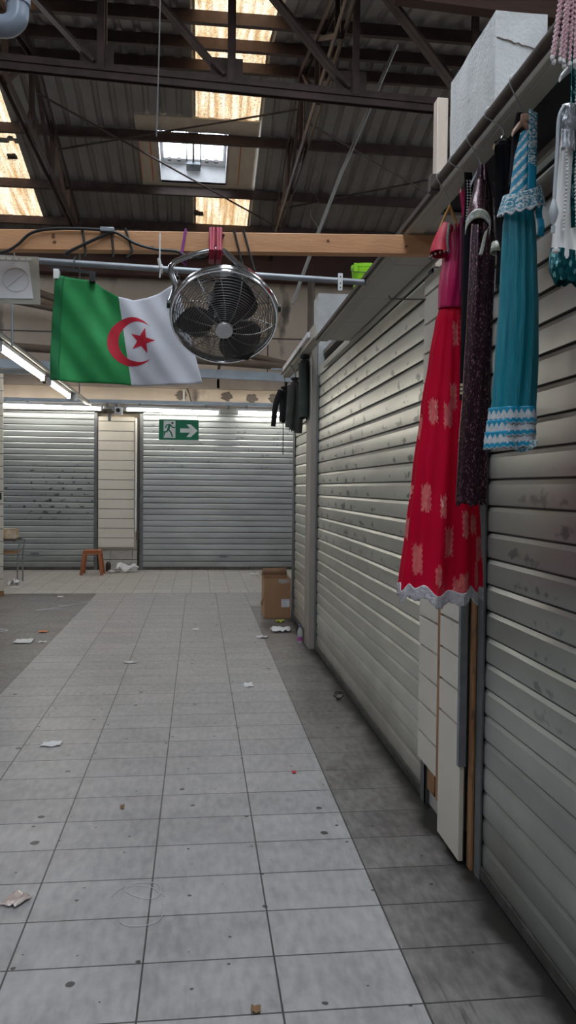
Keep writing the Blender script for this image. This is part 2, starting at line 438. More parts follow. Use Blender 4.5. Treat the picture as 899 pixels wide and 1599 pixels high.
# ------------------------------------------------------------------ camera
cam = bpy.data.cameras.new('camera'); co = bpy.data.objects.new('camera', cam); COL.objects.link(co)
yw, pt, rl = math.radians(6.45), math.radians(-1.72), math.radians(.6)
f = V((math.sin(yw) * math.cos(pt), math.cos(yw) * math.cos(pt), math.sin(pt)))
rt = V((math.cos(yw), -math.sin(yw), 0)); up = rt.cross(f)
r2 = rt * math.cos(rl) + up * math.sin(rl); u2 = up * math.cos(rl) - rt * math.sin(rl)
co.matrix_world = Matrix(((r2.x, u2.x, -f.x, 0), (r2.y, u2.y, -f.y, 0), (r2.z, u2.z, -f.z, 1.63), (0, 0, 0, 1)))
cam.sensor_fit = 'VERTICAL'; cam.sensor_height = 36; cam.lens = 36 * 1240 / 1599
cam.clip_start = .05; cam.clip_end = 200
SC.camera = co

# ------------------------------------------------------------------ setting
struct('floor', MB().box(-7, 7, -6, 16.4, -.12, 0), M['floor'], 'grey rectangular floor tiles')
b = MB().box(-7, 7, 15.98, 16.3, 0, 6.15)
struct('wall_back', b, M['concrete'], 'stained beige concrete wall above the rear shutters')
struct('wall_front', MB().box(-7, 7, -6.2, -6, 0, 6.2), M['dimwall'])
struct('wall_left', MB().box(-7.2, -7, -6, 16.3, 0, 6.3), M['dimwall'])
struct('wall_right', MB().box(7, 7.2, -6, 16.3, 0, 6.3), M['dimwall'])
# the blind backs of the stall row on the right
b = MB(); b.box(2.6, 2.68, -3.5, 9.86, 0, 2.9); b.box(1.24, 2.6, 9.80, 9.86, 0, 2.98); b.box(1.24, 2.68, -3.5, 9.8, 2.98, 3.02)
struct('partition_right', b, M['block'], 'partition walls of the stalls behind the shutters')

RIDGE_Y, RIDGE_Z, SL = 10.85, 7.446, .233
def roof_z(y): return RIDGE_Z - SL * abs(y - RIDGE_Y)
def rib(x):
    t = ((x + .08) / .2375) % 1.0
    if t < .12 or t > .88: return .0
    if t < .22: return (t - .12) / .1 * -.035 * -1
    if t > .78: return (.88 - t) / .1 * .035
    return .035
def sheet(mb, xa, xb, ya, yb, lift=0, mi=0):
    xs = [xa]; k = math.floor((xa + .08) / .2375) - 1
    while True:
        for t in (.0, .12, .22, .78, .88):
            x = -.08 + .2375 * (k + t)
            if xa + 1e-4 < x < xb - 1e-4: xs.append(x)
        k += 1
        if -.08 + .2375 * k > xb: break
    xs.append(xb)
    cuts = [ya, yb] if not (ya < RIDGE_Y < yb) else [ya, RIDGE_Y, yb]
    base = len(mb.v)
    for y in cuts:
        for x in xs: mb.v.append(V((x, y, roof_z(y) + .05 - rib(x) + lift)))
    w = len(xs)
    for j in range(len(cuts) - 1):
        for i in range(w - 1):
            a = base + j * w + i
            mb.f.append([a, a + 1, a + w + 1, a + w]); mb.m.append(mi)
    return mb
b = MB(); E0, E1 = 5.3, 16.3
sheet(b, -7, -3.76, E0, E1)
sheet(b, -3.76, -2.83, E0, 11.2); sheet(b, -3.76, -2.83, 15.0, E1); sheet(b, -3.76, -2.83, 12.85, 12.97)
sheet(b, -2.83, -2.4, E0, E1); sheet(b, -2.4, -1.9, 9.6, E1); sheet(b, -2.4, -1.9, E0, 7.8); sheet(b, -1.9, -.97, E0, E1)
sheet(b, -.97, -.08, E0, 12.2); sheet(b, -.97, -.08, 13.85, E1)
sheet(b, -.08, .87, E0, 8.3); sheet(b, -.08, .87, 11.15, 11.4); sheet(b, -.08, .87, 13.85, 14.0); sheet(b, -.08, .87, 15.27, E1)
sheet(b, .87, 7, E0, E1)
def near_z(y): return 7.45 - .233 * abs(y + .25)
def nsheet(xa, xb, ya, yb):
    ys_ = [ya, yb] if not (ya < -.25 < yb) else [ya, -.25, yb]
    for p, q in zip(ys_, ys_[1:]):
        b.add([(xa, p, near_z(p)), (xb, p, near_z(p)), (xb, q, near_z(q)), (xa, q, near_z(q))], [(0, 1, 2, 3)])
for xa, xb, ya, yb in ((-7, -.3, -6, 5.32), (-.3, 1.0, -6, -4.5), (-.3, 1.0, 5.0, 5.32), (1.0, 7, -6, 5.32)): nsheet(xa, xb, ya, yb)  # unseen near roof added to block sky light, one strip left open
struct('ceiling', b, M['roof'], 'dark ribbed metal roof sheets', smooth=0, solid=.004)
for lab, a in (
    ('speckled amber roof panel just below the roof window', (-.08, .87, 14.0, 15.27)),
    ('mottled cream roof panel between the roof window and the lattice girder', (-.08, .87, 11.4, 12.2)),
    ('weathered roof panel above the lattice girder, highest of the central panels', (-.08, .87, 8.3, 11.15)),
    ('tall amber roof panel at left, its lower sheet beside the sloping truss', (-3.76, -2.83, 12.97, 15.0)),
    ('tall amber roof panel at left, its upper sheet under the lattice girder', (-3.76, -2.83, 11.2, 12.85)),
    ('small amber sheet put in for a pale wooden board beside the grey pipe elbow', (-2.4, -1.9, 7.8, 9.6))):  # the last sheet stands in for a pale wooden board
    c = ((a[0] + a[1]) / 2, a[2], roof_z(a[2]))
    solo('roof_light_panel', sheet(MB(), *a), M['panel'], lab, 'skylight', c, 'translucent roof panels', smooth=0)

for x, y, lab in ((-.02, 14.62, 'dark clump of leaves lying on the lowest central amber panel'), (-3.0, 13.3, 'dark clump of leaves on the tall amber panel at left')):
    b = MB(); rough_box(b, x - .08, x + .06, y - .07, y + .08, roof_z(y) - .0, roof_z(y) + .05, .03, .03)
    solo('leaf_clump', b, M['black_leaf'], lab, 'leaves', (x, y, roof_z(y)))
# roof window with its boards and shaft
def RP(x, y, h=0): return V((x, y, roof_z(y) + h))
t = thing('roof_window', 'square roof window with white shaft and cream boards around it', 'skylight', RP(-.12, 13.0))
def slope_slab(mb, xa, xb, ya, yb, h0, h1, mi=0):
    vs = [RP(x, y, h) for h in (h0, h1) for y in (ya, yb) for x in (xa, xb)]
    return mb.add(vs, [(0, 2, 3, 1), (4, 5, 7, 6), (0, 1, 5, 4), (2, 6, 7, 3), (0, 4, 6, 2), (1, 3, 7, 5)], mi)
M['creamb'] = mat('cream_board', (.66, .56, .44), (.54, .45, .34), .7, 0, 2.5, (3, 1, 1))
M['foam'] = mat('orange_foam_line', (.62, .22, .12), None, .7)
wx0, wx1, wy0, wy1 = -.66, .42, 12.45, 13.72
for a in ((-.99, .89, 12.14, wy0), (-.97, .87, wy1, 13.85), (-.97, wx0, wy0, wy1), (wx1, .87, wy0, wy1)):
    obj('surround_board', slope_slab(MB(), *a, .0, .03), M['creamb'], t)
o = obj('sealing_foam', slope_slab(slope_slab(slope_slab(MB(), -.80, -.775, 12.5, 13.7, -.006, .001), -.97, -.955, 12.5, 13.7, -.006, .001), .62, .64, 12.5, 13.7, -.006, .001), M['foam'], t); o['label'] = 'orange foam seams'
b = MB()
for a in ((wx0 - .03, wx0, wy0 - .03, wy1 + .03), (wx1, wx1 + .03, wy0 - .03, wy1 + .03), (wx0, wx1, wy0 - .03, wy0), (wx0, wx1, wy1, wy1 + .03)):
    slope_slab(b, *a, -.0, .36)
obj('shaft', b, M['white'], t)
b = MB(); F0, F1 = .30, .36
for a in ((wx0, wx0 + .05, wy0, wy1), (wx1 - .05, wx1, wy0, wy1), (wx0, wx1, wy0, wy0 + .05), (wx0, wx1, wy1 - .16, wy1)): slope_slab(b, *a, F0, F1)
fr_ = obj('frame', b, M['white'], t)
M['glass'] = mat('roof_glass', (.95, .97, 1), None, .1, alpha=.12)
obj('pane', slope_slab(MB(), wx0 + .05, wx1 - .05, wy0 + .05, wy1 - .16, .335, .341), M['glass'], fr_)
b = MB()
for i in range(1, 6):
    if i == 3: continue
    x = wx0 + .05 + (wx1 - wx0 - .1) * i / 6; slope_slab(b, x - .006, x + .006, wy0 + .05, wy1 - .16, .35, .36)
for y in (12.75, 13.1): slope_slab(b, wx0 + .05, wx1 - .05, y, y + .012, .35, .36)
obj('wire_bars', b, M['greywire'], fr_)
b = MB()
for x in (-.23, -.12, -.0): b.bar(RP(x, 12.5, .22), RP(x, 13.62, .22), .018 if x != -.12 else .03, .018)
b.bar(RP(-.2, 12.75, .2), RP(-.04, 12.75, .2), .05, .03)
obj('opener_rods', b, M['greywire'], t)
obj('opener_plate', slope_slab(MB(), -.24, .0, 13.5, 13.68, .18, .22), M['galv'], t)
b = MB()
for x in (-.52, -.36, .1, .26): slope_slab(b, x - .03, x + .03, 13.55, 13.59, .27, .31)
obj('hinge_blocks', b, M['greywire'], t)

# ------------------------------------------------------------------ roof steel
def purlin(y, lab):
    z = roof_z(y) - .075; b = MB()
    b.box(-6.95, 6.95, y - .03, y - .022, z - .07, z + .07); b.box(-6.95, 6.95, y - .022, y + .035, z + .062, z + .07)
    b.box(-6.95, 6.95, y - .022, y + .035, z - .07, z - .062)
    solo('roof_purlin', b, M['steel'], lab, 'beam', (0, y, z), 'roof purlins', smooth=0)
purlin(14.93, 'dark purlin just above the wooden beam, under the lowest amber roof panel')
purlin(13.84, 'dark purlin passing along the bottom edge of the roof window')
purlin(12.48, 'dark purlin passing along the top edge of the roof window')
purlin(11.0, 'dark ridge purlin seen right behind the lattice girder chord')
purlin(10.28, 'dark purlin crossing above the girder, first one up from its bottom chord')
purlin(9.34, 'dark purlin at the top edge of the picture, above the others')

# lattice girder across the hall
def GZ(x): return 5.435 - (x + 1.8) * .034
t = thing('lattice_girder', 'brown steel lattice girder spanning the hall under the roof', 'girder', (0, 7.5, 5.4))
b = MB(); b.bar((-6.9, 7.5, GZ(-6.9)), (6.9, 7.5, GZ(6.9)), .11, .02); 
b.bar((-6.9, 7.47, GZ(-6.9) - .005), (6.9, 7.47, GZ(6.9) - .005), .012, .13); b.bar((-6.9, 7.53, GZ(-6.9) - .005), (6.9, 7.53, GZ(6.9) - .005), .012, .13)
obj('bottom_chord', b, M['steel'], t, smooth=0)
b = MB(); b.bar((-6.9, 7.47, 6.55), (6.9, 7.47, 6.55), .012, .12); b.bar((-6.9, 7.53, 6.55), (6.9, 7.53, 6.55), .012, .12)
obj('top_chord', b, M['steel'], t, smooth=0)
VX = [-3.25, -2.07, -.894, .282, 1.449, 2.60, 3.8]
for i, x in enumerate(VX):
    b = MB(); b.angle((x, 7.46, GZ(x)), (x, 7.46, 6.55), .065); b.angle((x + .012, 7.53, GZ(x)), (x + .012, 7.53, 6.55), .065)
    obj('vertical', b, M['steel'], t, smooth=0)
    if i:
        xp = VX[i - 1]
        b = MB(); b.bar((xp + .08, 7.46, 6.52), (x - .07, 7.46, GZ(x) + .06), .025, .075, (0, 1, 0)); b.bar((xp + .08, 7.54, 6.52), (x - .07, 7.54, GZ(x) + .06), .025, .075, (0, 1, 0))
        obj('diagonal', b, M['steel'], t, smooth=0)
    g = MB().box(x - .2, x + .1, 7.494, 7.506, GZ(x) + .0, GZ(x) + .24)
    obj('gusset_plate', g, M['steel'], t, smooth=0)

def truss(x, lab):
    t = thing('roof_truss', lab, 'truss', (x, 10.85, 6.2), 'roof trusses')
    bz = 6.17
    for nm, sgn in (('top_chord', 1), ('top_chord', -1)):
        b = MB(); ye = 16.0 if sgn > 0 else 5.6
        for dx in (-.04, .04): b.bar((x + dx, 10.85, roof_z(10.85) - .19), (x + dx, ye, roof_z(ye) - .19), .012, .09)
        obj(nm, b, M['steel'], t, smooth=0)
    b = MB()
    for dx in (-.04, .04): b.bar((x + dx, 5.6, bz), (x + dx, 15.9, bz), .014, .10)
    obj('bottom_chord', b, M['steel'], t, smooth=0)
    ys = [6.6, 8.0, 9.4, 10.85, 12.3, 13.7, 15.0]
    for i, y in enumerate(ys):
        b = MB(); b.bar((x - .02, y, bz), (x - .02, y, roof_z(y) - .19), .05, .012, (0, 1, 0)); b.bar((x + .02, y, bz), (x + .02, y, roof_z(y) - .19), .012, .05, (0, 1, 0))
        obj('vertical', b, M['steel_lt'] if i in (5,) else M['steel'], t, smooth=0)
        if i + 1 < len(ys):
            y2 = ys[i + 1]
            a, c = ((x, y, roof_z(y) - .2), (x, y2, bz)) if y2 > 10.9 else ((x, y, bz), (x, y2, roof_z(y2) - .2))
            b = MB(); b.bar(a, c, .05, .05)
            obj('diagonal', b, M['steel_lt'] if i in (4, 5) else M['steel'], t, smooth=0)
    obj('gusset_plate', MB().box(x - .008, x + .008, 10.6, 11.1, 6.15, 6.4), M['steel'], t, smooth=0)
    obj('gusset_plate', MB().box(x - .008, x + .008, 12.15, 12.5, roof_z(12.3) - .36, roof_z(12.3) - .12), M['steel'], t, smooth=0)
truss(1.37, 'brown roof truss in the middle, its webs crowded behind the girder node')
truss(-2.19, 'brown roof truss at the left, next to the tall amber panel')
truss(4.95, 'brown roof truss far right, mostly behind the whitewashed pier')

def rod(p, q, lab, r=.014, m='steel'):
    solo('bracing_rod', MB().tube([p, q], r, 6), M[m], lab, 'rod', p, 'roof bracing rods')
rod((-2.19, 11.2, 6.92), (1.37, 14.3, 6.30), 'thin bracing rod falling to the right in front of the roof window')
rod((-2.19, 12.6, 6.75), (1.37, 11.3, 6.98), 'thin bracing rod rising to the right, crossing above the roof window')
rod((1.37, 11.4, 6.92), (4.95, 13.9, 6.42), 'thin bracing rod falling to the right beside the white conduit')
rod((1.37, 13.9, 6.48), (4.95, 12.4, 6.86), 'thin bracing rod rising to the right behind the white conduit')
solo('conduit_pole', MB().tube([(2.01, 8.2, 6.24), (1.50, 8.2, 5.02), (1.45, 8.2, 4.91), (1.20, 8.2, 4.24), (.95, 8.2, 3.53)], .019, 8), mat('pale_conduit', (.26, .245, .225), None, .5),
     'long pale conduit hanging slantwise from the roof behind the wooden beam', 'pipe', (1.2, 7, 4.4))
solo('hanging_wire', MB().tube([(-.25, 5, 4.75), (-.256, 5, 4.4), (-.262, 5, 4.1), (-.271, 5, 3.778)], .0042, 6), M['greywire'],
     'thin wire dangling from the roof in front of the roof window', 'wire', (-.25, 5, 4.7))
pts = [(.8, 8.2, 5.3)]
for i in range(24):
    pts.append((1.30 + .05 * math.sin(i * .9) + .02 * rnd.random(), 9.2, 5.35 - i * .045))
solo('string', MB().tube(pts[1:], .004, 5), M['steel_lt'], 'loose frayed string hanging from the middle truss', 'string', (1.3, 9.2, 5.3))
# pipe elbow
pts = [V((-.875, 4, 4.9)), V((-.875, 4, 4.0))]
for k in range(9):
    a = k / 8 * PI / 2; pts.append(V((-.945 + .07 * math.cos(a), 4, 3.894 - .07 * math.sin(a))))
pts += [V((-1.5, 4, 3.824))]
t = thing('drain_pipe', 'grey plastic pipe elbow in the top left corner', 'pipe', (-1.1, 4, 4.0))
obj('pipe', MB().tube(pts, .052, 20), M['pvc'], t)
obj('socket_collar', MB().tube([(-.875, 4, 3.93), (-.875, 4, 3.99)], .058, 20), M['pvc'], t)
# ------------------------------------------------------------------ roller shutters
def shutter(label, axis, fixed, a, bb, z1, nrm, pitch, mt, rails=(1, 1), lock=None):
    """Slats run along `axis` from a to bb; the face lies at `fixed` and looks along nrm (+1/-1)."""
    P = (lambda s, d, z: V((s, fixed + d * nrm, z))) if axis == 'X' else (lambda s, d, z: V((fixed + d * nrm, s, z)))
    t = thing('roller_shutter', label, 'shutter', P((a + bb) / 2, 0, 0), 'closed roller shutters')
    prof = []; k = 0
    while k * pitch < z1:
        z = .05 + k * pitch
        prof += [(-.016, z), (-.016, z + .006), (.0, z + .008), (.003, z + pitch * .42), (.001, z + pitch * .84), (-.007, z + pitch * .99)]
        k += 1
    mb = MB(); n = 8; m = len(prof)
    for i in range(n + 1):
        s = a + .02 + (bb - a - .04) * i / n
        for d, z in prof: mb.v.append(P(s, d + .0015 * noise.noise(V((s * 2, z * 7, fixed))), z))
    for i in range(n):
        for j in range(m - 1):
            mb.f.append([i * m + j, i * m + j + 1, (i + 1) * m + j + 1, (i + 1) * m + j]); mb.m.append(0)
    obj('slat_curtain', mb, mt, t, smooth=12)
    q = MB(); c = [P(s, d, z) for z in (.004, .055) for d in (-.02, .008) for s in (a + .02, bb - .02)]
    q.add(c, [(0, 2, 3, 1), (4, 5, 7, 6), (0, 1, 5, 4), (2, 6, 7, 3), (0, 4, 6, 2), (1, 3, 7, 5)])
    obj('bottom_bar', q, M['grimebar'], t, bevel=.003)
    for s, on in ((a, rails[0]), (bb, rails[1])):
        if not on: continue
        sg = 1 if s == a else -1
        q = MB()
        for s0, s1, d0, d1 in ((s - sg * .045, s + sg * .03, .006, .014), (s - sg * .045, s - sg * .037, -.045, .014), (s - sg * .045, s + sg * .03, -.045, -.038)):
            c = [P(x, d, z) for z in (0, z1) for d in (d0, d1) for x in (s0, s1)]
            q.add(c, [(0, 2, 3, 1), (4, 5, 7, 6), (0, 1, 5, 4), (2, 6, 7, 3), (0, 4, 6, 2), (1, 3, 7, 5)])
        obj('guide_rail', q, M['rail'], t, smooth=0)
    return t, P
S = shutter_mat
mA = S('shutter_paint_near', (.50, .52, .485), (.385, .40, .375), .40, .72, 'Y', .108, .05, .55, .9, 1.6, .9)
mB = S('shutter_paint_aisle', (.62, .61, .54), (.48, .475, .42), .37, .55, 'Y', .108, .05, .75, 1.2, 2.6, .38)
mC = S('shutter_paint_corner', (.62, .61, .54), (.48, .475, .42), .38, .55, 'Y', .116, .05, .5, 1.3, 2.0, .3)
mD = S('shutter_paint_rear', (.50, .53, .53), (.40, .425, .43), .33, .45, 'X', .1145, .05, .5, 2.1, 2.9, .8, .16)
mE = S('shutter_paint_rear_scuffed', (.46, .49, .48), (.37, .395, .395), .35, .45, 'X', .1145, .05, .85, 1.1, 1.95, .27, .16)
shutter('grey green roller shutter nearest the camera, right of the wooden studs', 'Y', 1.19, -1.5, 3.19, 2.76, -1, .108, mA, (0, 1))
shutter('long scuffed grey roller shutter between the red dress and the far post', 'Y', 1.19, 4.02, 7.88, 2.76, -1, .108, mB)
shutter('narrow grey roller shutter behind the cardboard box and jackets', 'Y', 1.19, 8.32, 9.76, 3.0, -1, .116, mC)
tD, PD = shutter('wide grey roller shutter at the rear, under the exit sign', 'X', 15.72, -1.10, 2.6, 3.05, -1, .1145, mD)
tE, PE = shutter('smudged grey roller shutter at rear left, behind the orange stool', 'X', 15.72, -4.2, -1.98, 3.05, -1, .1145, mE)
M['plate'] = mat('small_dark_plate', (.16, .17, .18), None, .5)
o = obj('lock_plate', MB().box(.42, .58, 15.70, 15.715, .25, .30), M['plate'], tD); o['label'] = 'small dark lock plate'
o = obj('lock_plate', MB().box(-3.2, -3.04, 15.70, 15.715, .28, .34), M['plate'], tE); o['label'] = 'small dark lock plate'

# the masonry between and above the rear shutters
b = MB()
for r_ in range(3):
    x = -1.90
    for w in ((.42, .30) if r_ % 2 == 0 else (.2, .42, .1)):
        b.box(x + .006, min(x + w, -1.17), 15.74, 15.97, r_ * .2 + .005, r_ * .2 + .195); x += w
struct('pillar_rear', b, M['block'], 'block pillar between the rear shutters', bevel=.006)
struct('trim_1', MB().box(-5, 2.7, 15.55, 15.97, 3.07, 3.16), M['rail'], 'steel lintel over the rear shutters')
b = MB(); b.box(-7, 4, 15.86, 15.98, 3.58, 3.78); b.box(-7, 4, 15.84, 15.98, 3.80, 3.83)
struct('trim_2', b, mat('stained_ledge', (.36, .30, .255), (.26, .215, .185), .9, 0, 2, (1, 1, 1), spots=((.10, .08, .07), 2.2, .62, (1, 1, 1))), 'stained concrete ledge on the rear wall')
struct('trim_3', MB().box(-7, 7, 15.7, 15.98, 5.72, 6.31), mat('dark_eave_board', (.10, .045, .035), (.06, .03, .025), .7, 0, 2), 'dark red brown eave beam on the rear wall')
M['seam'] = mat('wall_seam', (.17, .14, .12), None, .9)
b = MB()
for x in (-2.4, -.5, 1.35): b.box(x, x + .025, 15.965, 15.982, 3.85, 5.7)
b.box(-7, 4, 15.965, 15.982, 4.62, 4.64)
struct('trim_4', b, M['seam'], 'dark joints in the rear wall', smooth=0)
for i, (x, z) in enumerate(((.55, 3.45), (1.05, 3.42), (1.5, 3.43), (-.35, 3.45))):
    b = MB(); n = 16
    poly = [(x + .11 * math.cos(2 * PI * k / n) * (1 + .25 * math.sin(3 * k + i)), z + .09 * math.sin(2 * PI * k / n) * (1 + .2 * math.cos(2 * k + i))) for k in range(n)]
    b.prism(poly, lambda p, q, d: V((p, d, q)), 15.965, 15.985)
    solo('wall_patch', b, M['seam'], ('dark round patch on the wall right of the fan, first from left', 'dark round patch on the wall in the middle of the row of patches', 'dark round patch on the wall closest to the jackets', 'dark round patch on the wall under the flag')[i], 'patch', (x, 15.97, z), 'round patches above the rear shutter')

# slatwall panels
def slat_panel(label, P, a, bb, z0, z1, pitch, th=.02, plain_below=None, group=None):
    """P(s, d, z): s along the face, d out of it. Grooves every pitch are real gaps backed by a dark board."""
    t = thing('slatwall_panel', label, 'panel', P((a + bb) / 2, 0, z0), 'cream slatwall panels')
    q = MB(); g = .011
    z = z0 if plain_below is None else plain_below
    def slab(s0, s1, d0, d1, za, zb, mb):
        c = [P(x, d, zz) for zz in (za, zb) for d in (d0, d1) for x in (s0, s1)]
        mb.add(c, [(0, 2, 3, 1), (4, 5, 7, 6), (0, 1, 5, 4), (2, 6, 7, 3), (0, 4, 6, 2), (1, 3, 7, 5)])
    if plain_below is not None: slab(a, bb, 0, th, z0, plain_below - g, q)
    while z < z1 - .02:
        slab(a, bb, 0, th, z, min(z + pitch - g, z1), q); z += pitch
    obj('boards', q, M['panel_white'], t, bevel=.002)
    q = MB(); slab(a + .002, bb - .002, -.004, .001, z0 + .002, z1 - .002, q)
    obj('groove_backing', q, M['groove'], t)
    return t
slat_panel('cream slatwall panel on the pillar at the rear, above the concrete blocks', lambda s, d, z: V((s, 15.69 - d, z)), -1.925, -1.24, .447, 2.97, .188)
slat_panel('cream slatwall panel reaching the floor, beside the wooden studs', lambda s, d, z: V((1.15 - d, s, z)), 3.292, 3.60, .02, 2.70, .148, plain_below=.61)
slat_panel('cream slatwall panel raised off the floor, second one along the right wall', lambda s, d, z: V((1.16 - d, s, z)), 3.665, 3.985, .25, 2.70, .148)
t = slat_panel('narrow cream slatwall post at the left edge in front of the rear shutter', lambda s, d, z: V((s, 12.0 - d, z)), -3.36, -2.83, .08, 3.25, .183)
obj('foot_board', MB().box(-3.3, -2.83, 11.99, 12.03, 0, .08), M['stud'], t)
obj('socket', MB().box(-2.88, -2.85, 11.962, 11.98, 1.42, 1.52), M['black'], t)
solo('edge_strip', MB().box(-1.215, -1.185, 15.60, 15.66, .75, 2.95), M['white'], 'white corner strip on the rear pillar beside the wide shutter', 'strip', (-1.2, 15.66, .75), bevel=.003)
b = MB().box(-1.93, -1.20, 15.71, 15.74, .4, 2.97)
struct('pillar_board', b, M['beige'])
# bits of the near pier foot
b = MB(); rough_box(b, 1.20, 1.275, 3.63, 3.965, 0, .262, .04, .004)
struct('pillar_foot', b, M['block'], 'bare concrete foot of the near pier')
solo('wood_block', MB().box(1.175, 1.20, 3.80, 3.92, .10, .262), M['stud'], 'short wooden block under the raised slatwall panel', 'block', (1.18, 3.86, .1), bevel=.003)
solo('wooden_stud', MB().box(1.165, 1.26, 3.235, 3.289, 0, 2.70), M['stud'], 'rough wooden stud standing right of the cream panel', 'stud', (1.2, 3.26, 0), bevel=.004)
solo('metal_angle', MB().box(1.118, 1.126, 3.272, 3.300, .44, 2.70).box(1.126, 1.15, 3.272, 3.278, .44, 2.70), M['galv'], 'grey metal angle strip covering the edge of the cream panel', 'strip', (1.13, 3.26, .44), smooth=0)
solo('divider_strip', MB().box(1.138, 1.158, 3.606, 3.66, .15, 2.70), M['stud'], 'brown wooden strip in the gap between the two cream panels', 'strip', (1.15, 3.61, .2))

# concrete piers
b = MB(); rough_box(b, 1.28, 1.515, 3.42, 4.05, 0, 3.73)
struct('pillar_near', b, M['pier'], 'whitewashed concrete pier rising above the clothes rail')
pts = [(1.285 + .228 * k / 14, 3.418, 3.615 - .05 * k / 14 + .009 * noise.noise(V((k * .9, 3, 1)))) for k in range(15)]
b = MB(); b.tube(pts, .003, 6)
struct('pillar_crack', b, M['seam'])
b = MB(); rough_box(b, 1.185, 1.50, 7.95, 8.27, 0, 3.59, .08)
struct('pillar_far', b, M['pier'], 'far concrete pier beside the jackets')
struct('pillar_casing', MB().box(1.12, 1.18, 7.93, 8.27, 0, 3.1), mat('taupe_post', (.36, .325, .28), (.28, .25, .215), .7, 0, 3, (1, 1, .3)), 'taupe casing of the far post', bevel=.004)
solo('corner_post', MB().box(1.17, 1.26, 9.80, 9.88, 0, 2.9), M['rail'], 'thin grey corner post where the right shutters end', 'post', (1.2, 9.84, 0), bevel=.003)
solo('white_post', MB().box(1.215, 1.273, 4.06, 4.13, 2.79, 3.66), M['palewood'], 'pale wooden post standing beside the top of the near pier', 'post', (1.24, 4.1, 2.8), bevel=.004)

# canopy over the right stalls
t = thing('stall_canopy', 'beige canopy along the top of the long right shutters', 'canopy', (1.0, 4, 2.77))
obj('fascia', MB().box(.908, .924, -1.5, 6.1, 2.765, 2.79), M['beige'], t, bevel=.003)
obj('edge_channel', MB().box(.925, .985, -1.5, 6.1, 2.765, 2.785), M['beige'], t, bevel=.003)
ys = [3.25, 4.0, 4.72, 5.42, 6.1]
for y0, y1 in zip(ys, ys[1:]):
    obj('soffit_board', MB().box(.985, 1.15, y0 + .004, y1 - .004, 2.775, 2.79), M['soffit'], t, bevel=.002)
obj('wall_flashing', MB().box(1.155, 1.17, -1.5, 7.4, 2.762, 2.795), M['beige'], t, bevel=.003)
obj('shaded_top_sheet', MB().box(.93, 1.163, -1.5, 6.1, 2.797, 2.807), M['dark'], t)  # near-black sheet stands in for the shaded void behind the canopy edge
obj('edging', MB().box(.888, .905, 3.03, 6.12, 2.775, 2.797), M['dark_rail'], t)
t = thing('corner_canopy', 'narrow cream canopy above the jackets and corner shutter', 'canopy', (1.05, 9, 3.0))
obj('fascia', MB().box(1.03, 1.05, 7.2, 9.85, 3.0, 3.12), M['beige'], t, bevel=.003)
obj('soffit_board', MB().box(1.05, 1.118, 7.2, 9.85, 3.0, 3.015), M['soffit'], t)
o = obj('light_strip', MB().box(1.0, 1.028, 7.4, 9.6, 3.04, 3.09), M['white'], t, bevel=.004); o['label'] = 'white light strip'
obj('bracket', MB().box(.86, 1.03, 9.55, 9.60, 3.05, 3.07), M['galv'], t)

# clothes rail
t = thing('clothes_rail', 'dark brown clothes rail running along the canopy edge', 'rail', (.88, 2, 2.775))
obj('pole', MB().tube([(.885, -.6, 2.785), (.885, 3.02, 2.785)], .017, 12), M['dark_rail'], t)
for y in (.4, 2.99): obj('bracket', MB().box(.868, .904, y - .02, y + .02, 2.765, 2.83), M['dark_rail'], t, bevel=.003)
solo('wire_hook', MB().tube([(1.18, 3.97, 2.60), (1.06, 3.95, 2.59), (.95, 3.93, 2.585), (.94, 3.93, 2.60)], .004, 6), M['greywire'], 'thin wire hook sticking out from the top of the long shutter', 'hook', (1.17, 3.97, 2.6))
# ------------------------------------------------------------------ wooden beam, cables, ties
BX0, BX1 = -1.6, 1.105
def BZ(x): return 2.672 + .032 * (x + .84) - .012
t = thing('wooden_beam', 'long pine beam crossing the aisle above the fan', 'beam', (0, 3.5, 2.66))
b = MB(); n = 24
b.grid(lambda u, v: V((BX0 + (BX1 - BX0) * u, 3.5 + (.03 if int(round(v * 4)) in (1, 2) else -.03), BZ(BX0 + (BX1 - BX0) * u) + (-.041 if int(round(v * 4)) in (0, 1, 4) else .041))), n, 4)
for x in (BX0, BX1): b.add([(x, 3.47, BZ(x) - .041), (x, 3.53, BZ(x) - .041), (x, 3.53, BZ(x) + .041), (x, 3.47, BZ(x) + .041)], [(0, 1, 2, 3)])
obj('timber', b, M['wood'], t, bevel=.003)
b = MB()
for x, dz in ((-.62, .012), (-.615, -.01), (-.62, .02), (-.21, -.028), (.55, .01), (.9, -.01), (.05, .02)): b.box(x, x + .012, 3.466, 3.4705, BZ(x) + dz - .004, BZ(x) + dz + .004)
o = obj('knot_marks', b, mat('knot', (.20, .08, .04), None, .7), t); o['label'] = 'dark knots'
def smooth_path(pts, k=6):
    pts = [V(p) for p in pts]; out = []
    for i in range(len(pts) - 1):
        p0 = pts[max(i - 1, 0)]; p1 = pts[i]; p2 = pts[i + 1]; p3 = pts[min(i + 2, len(pts) - 1)]
        for j in range(k):
            s = j / k
            out.append(.5 * ((2 * p1) + (p2 - p0) * s + (2 * p0 - 5 * p1 + 4 * p2 - p3) * s * s + (3 * p1 - p0 - 3 * p2 + p3) * s ** 3))
    return out + [pts[-1]]
Yc = 3.455
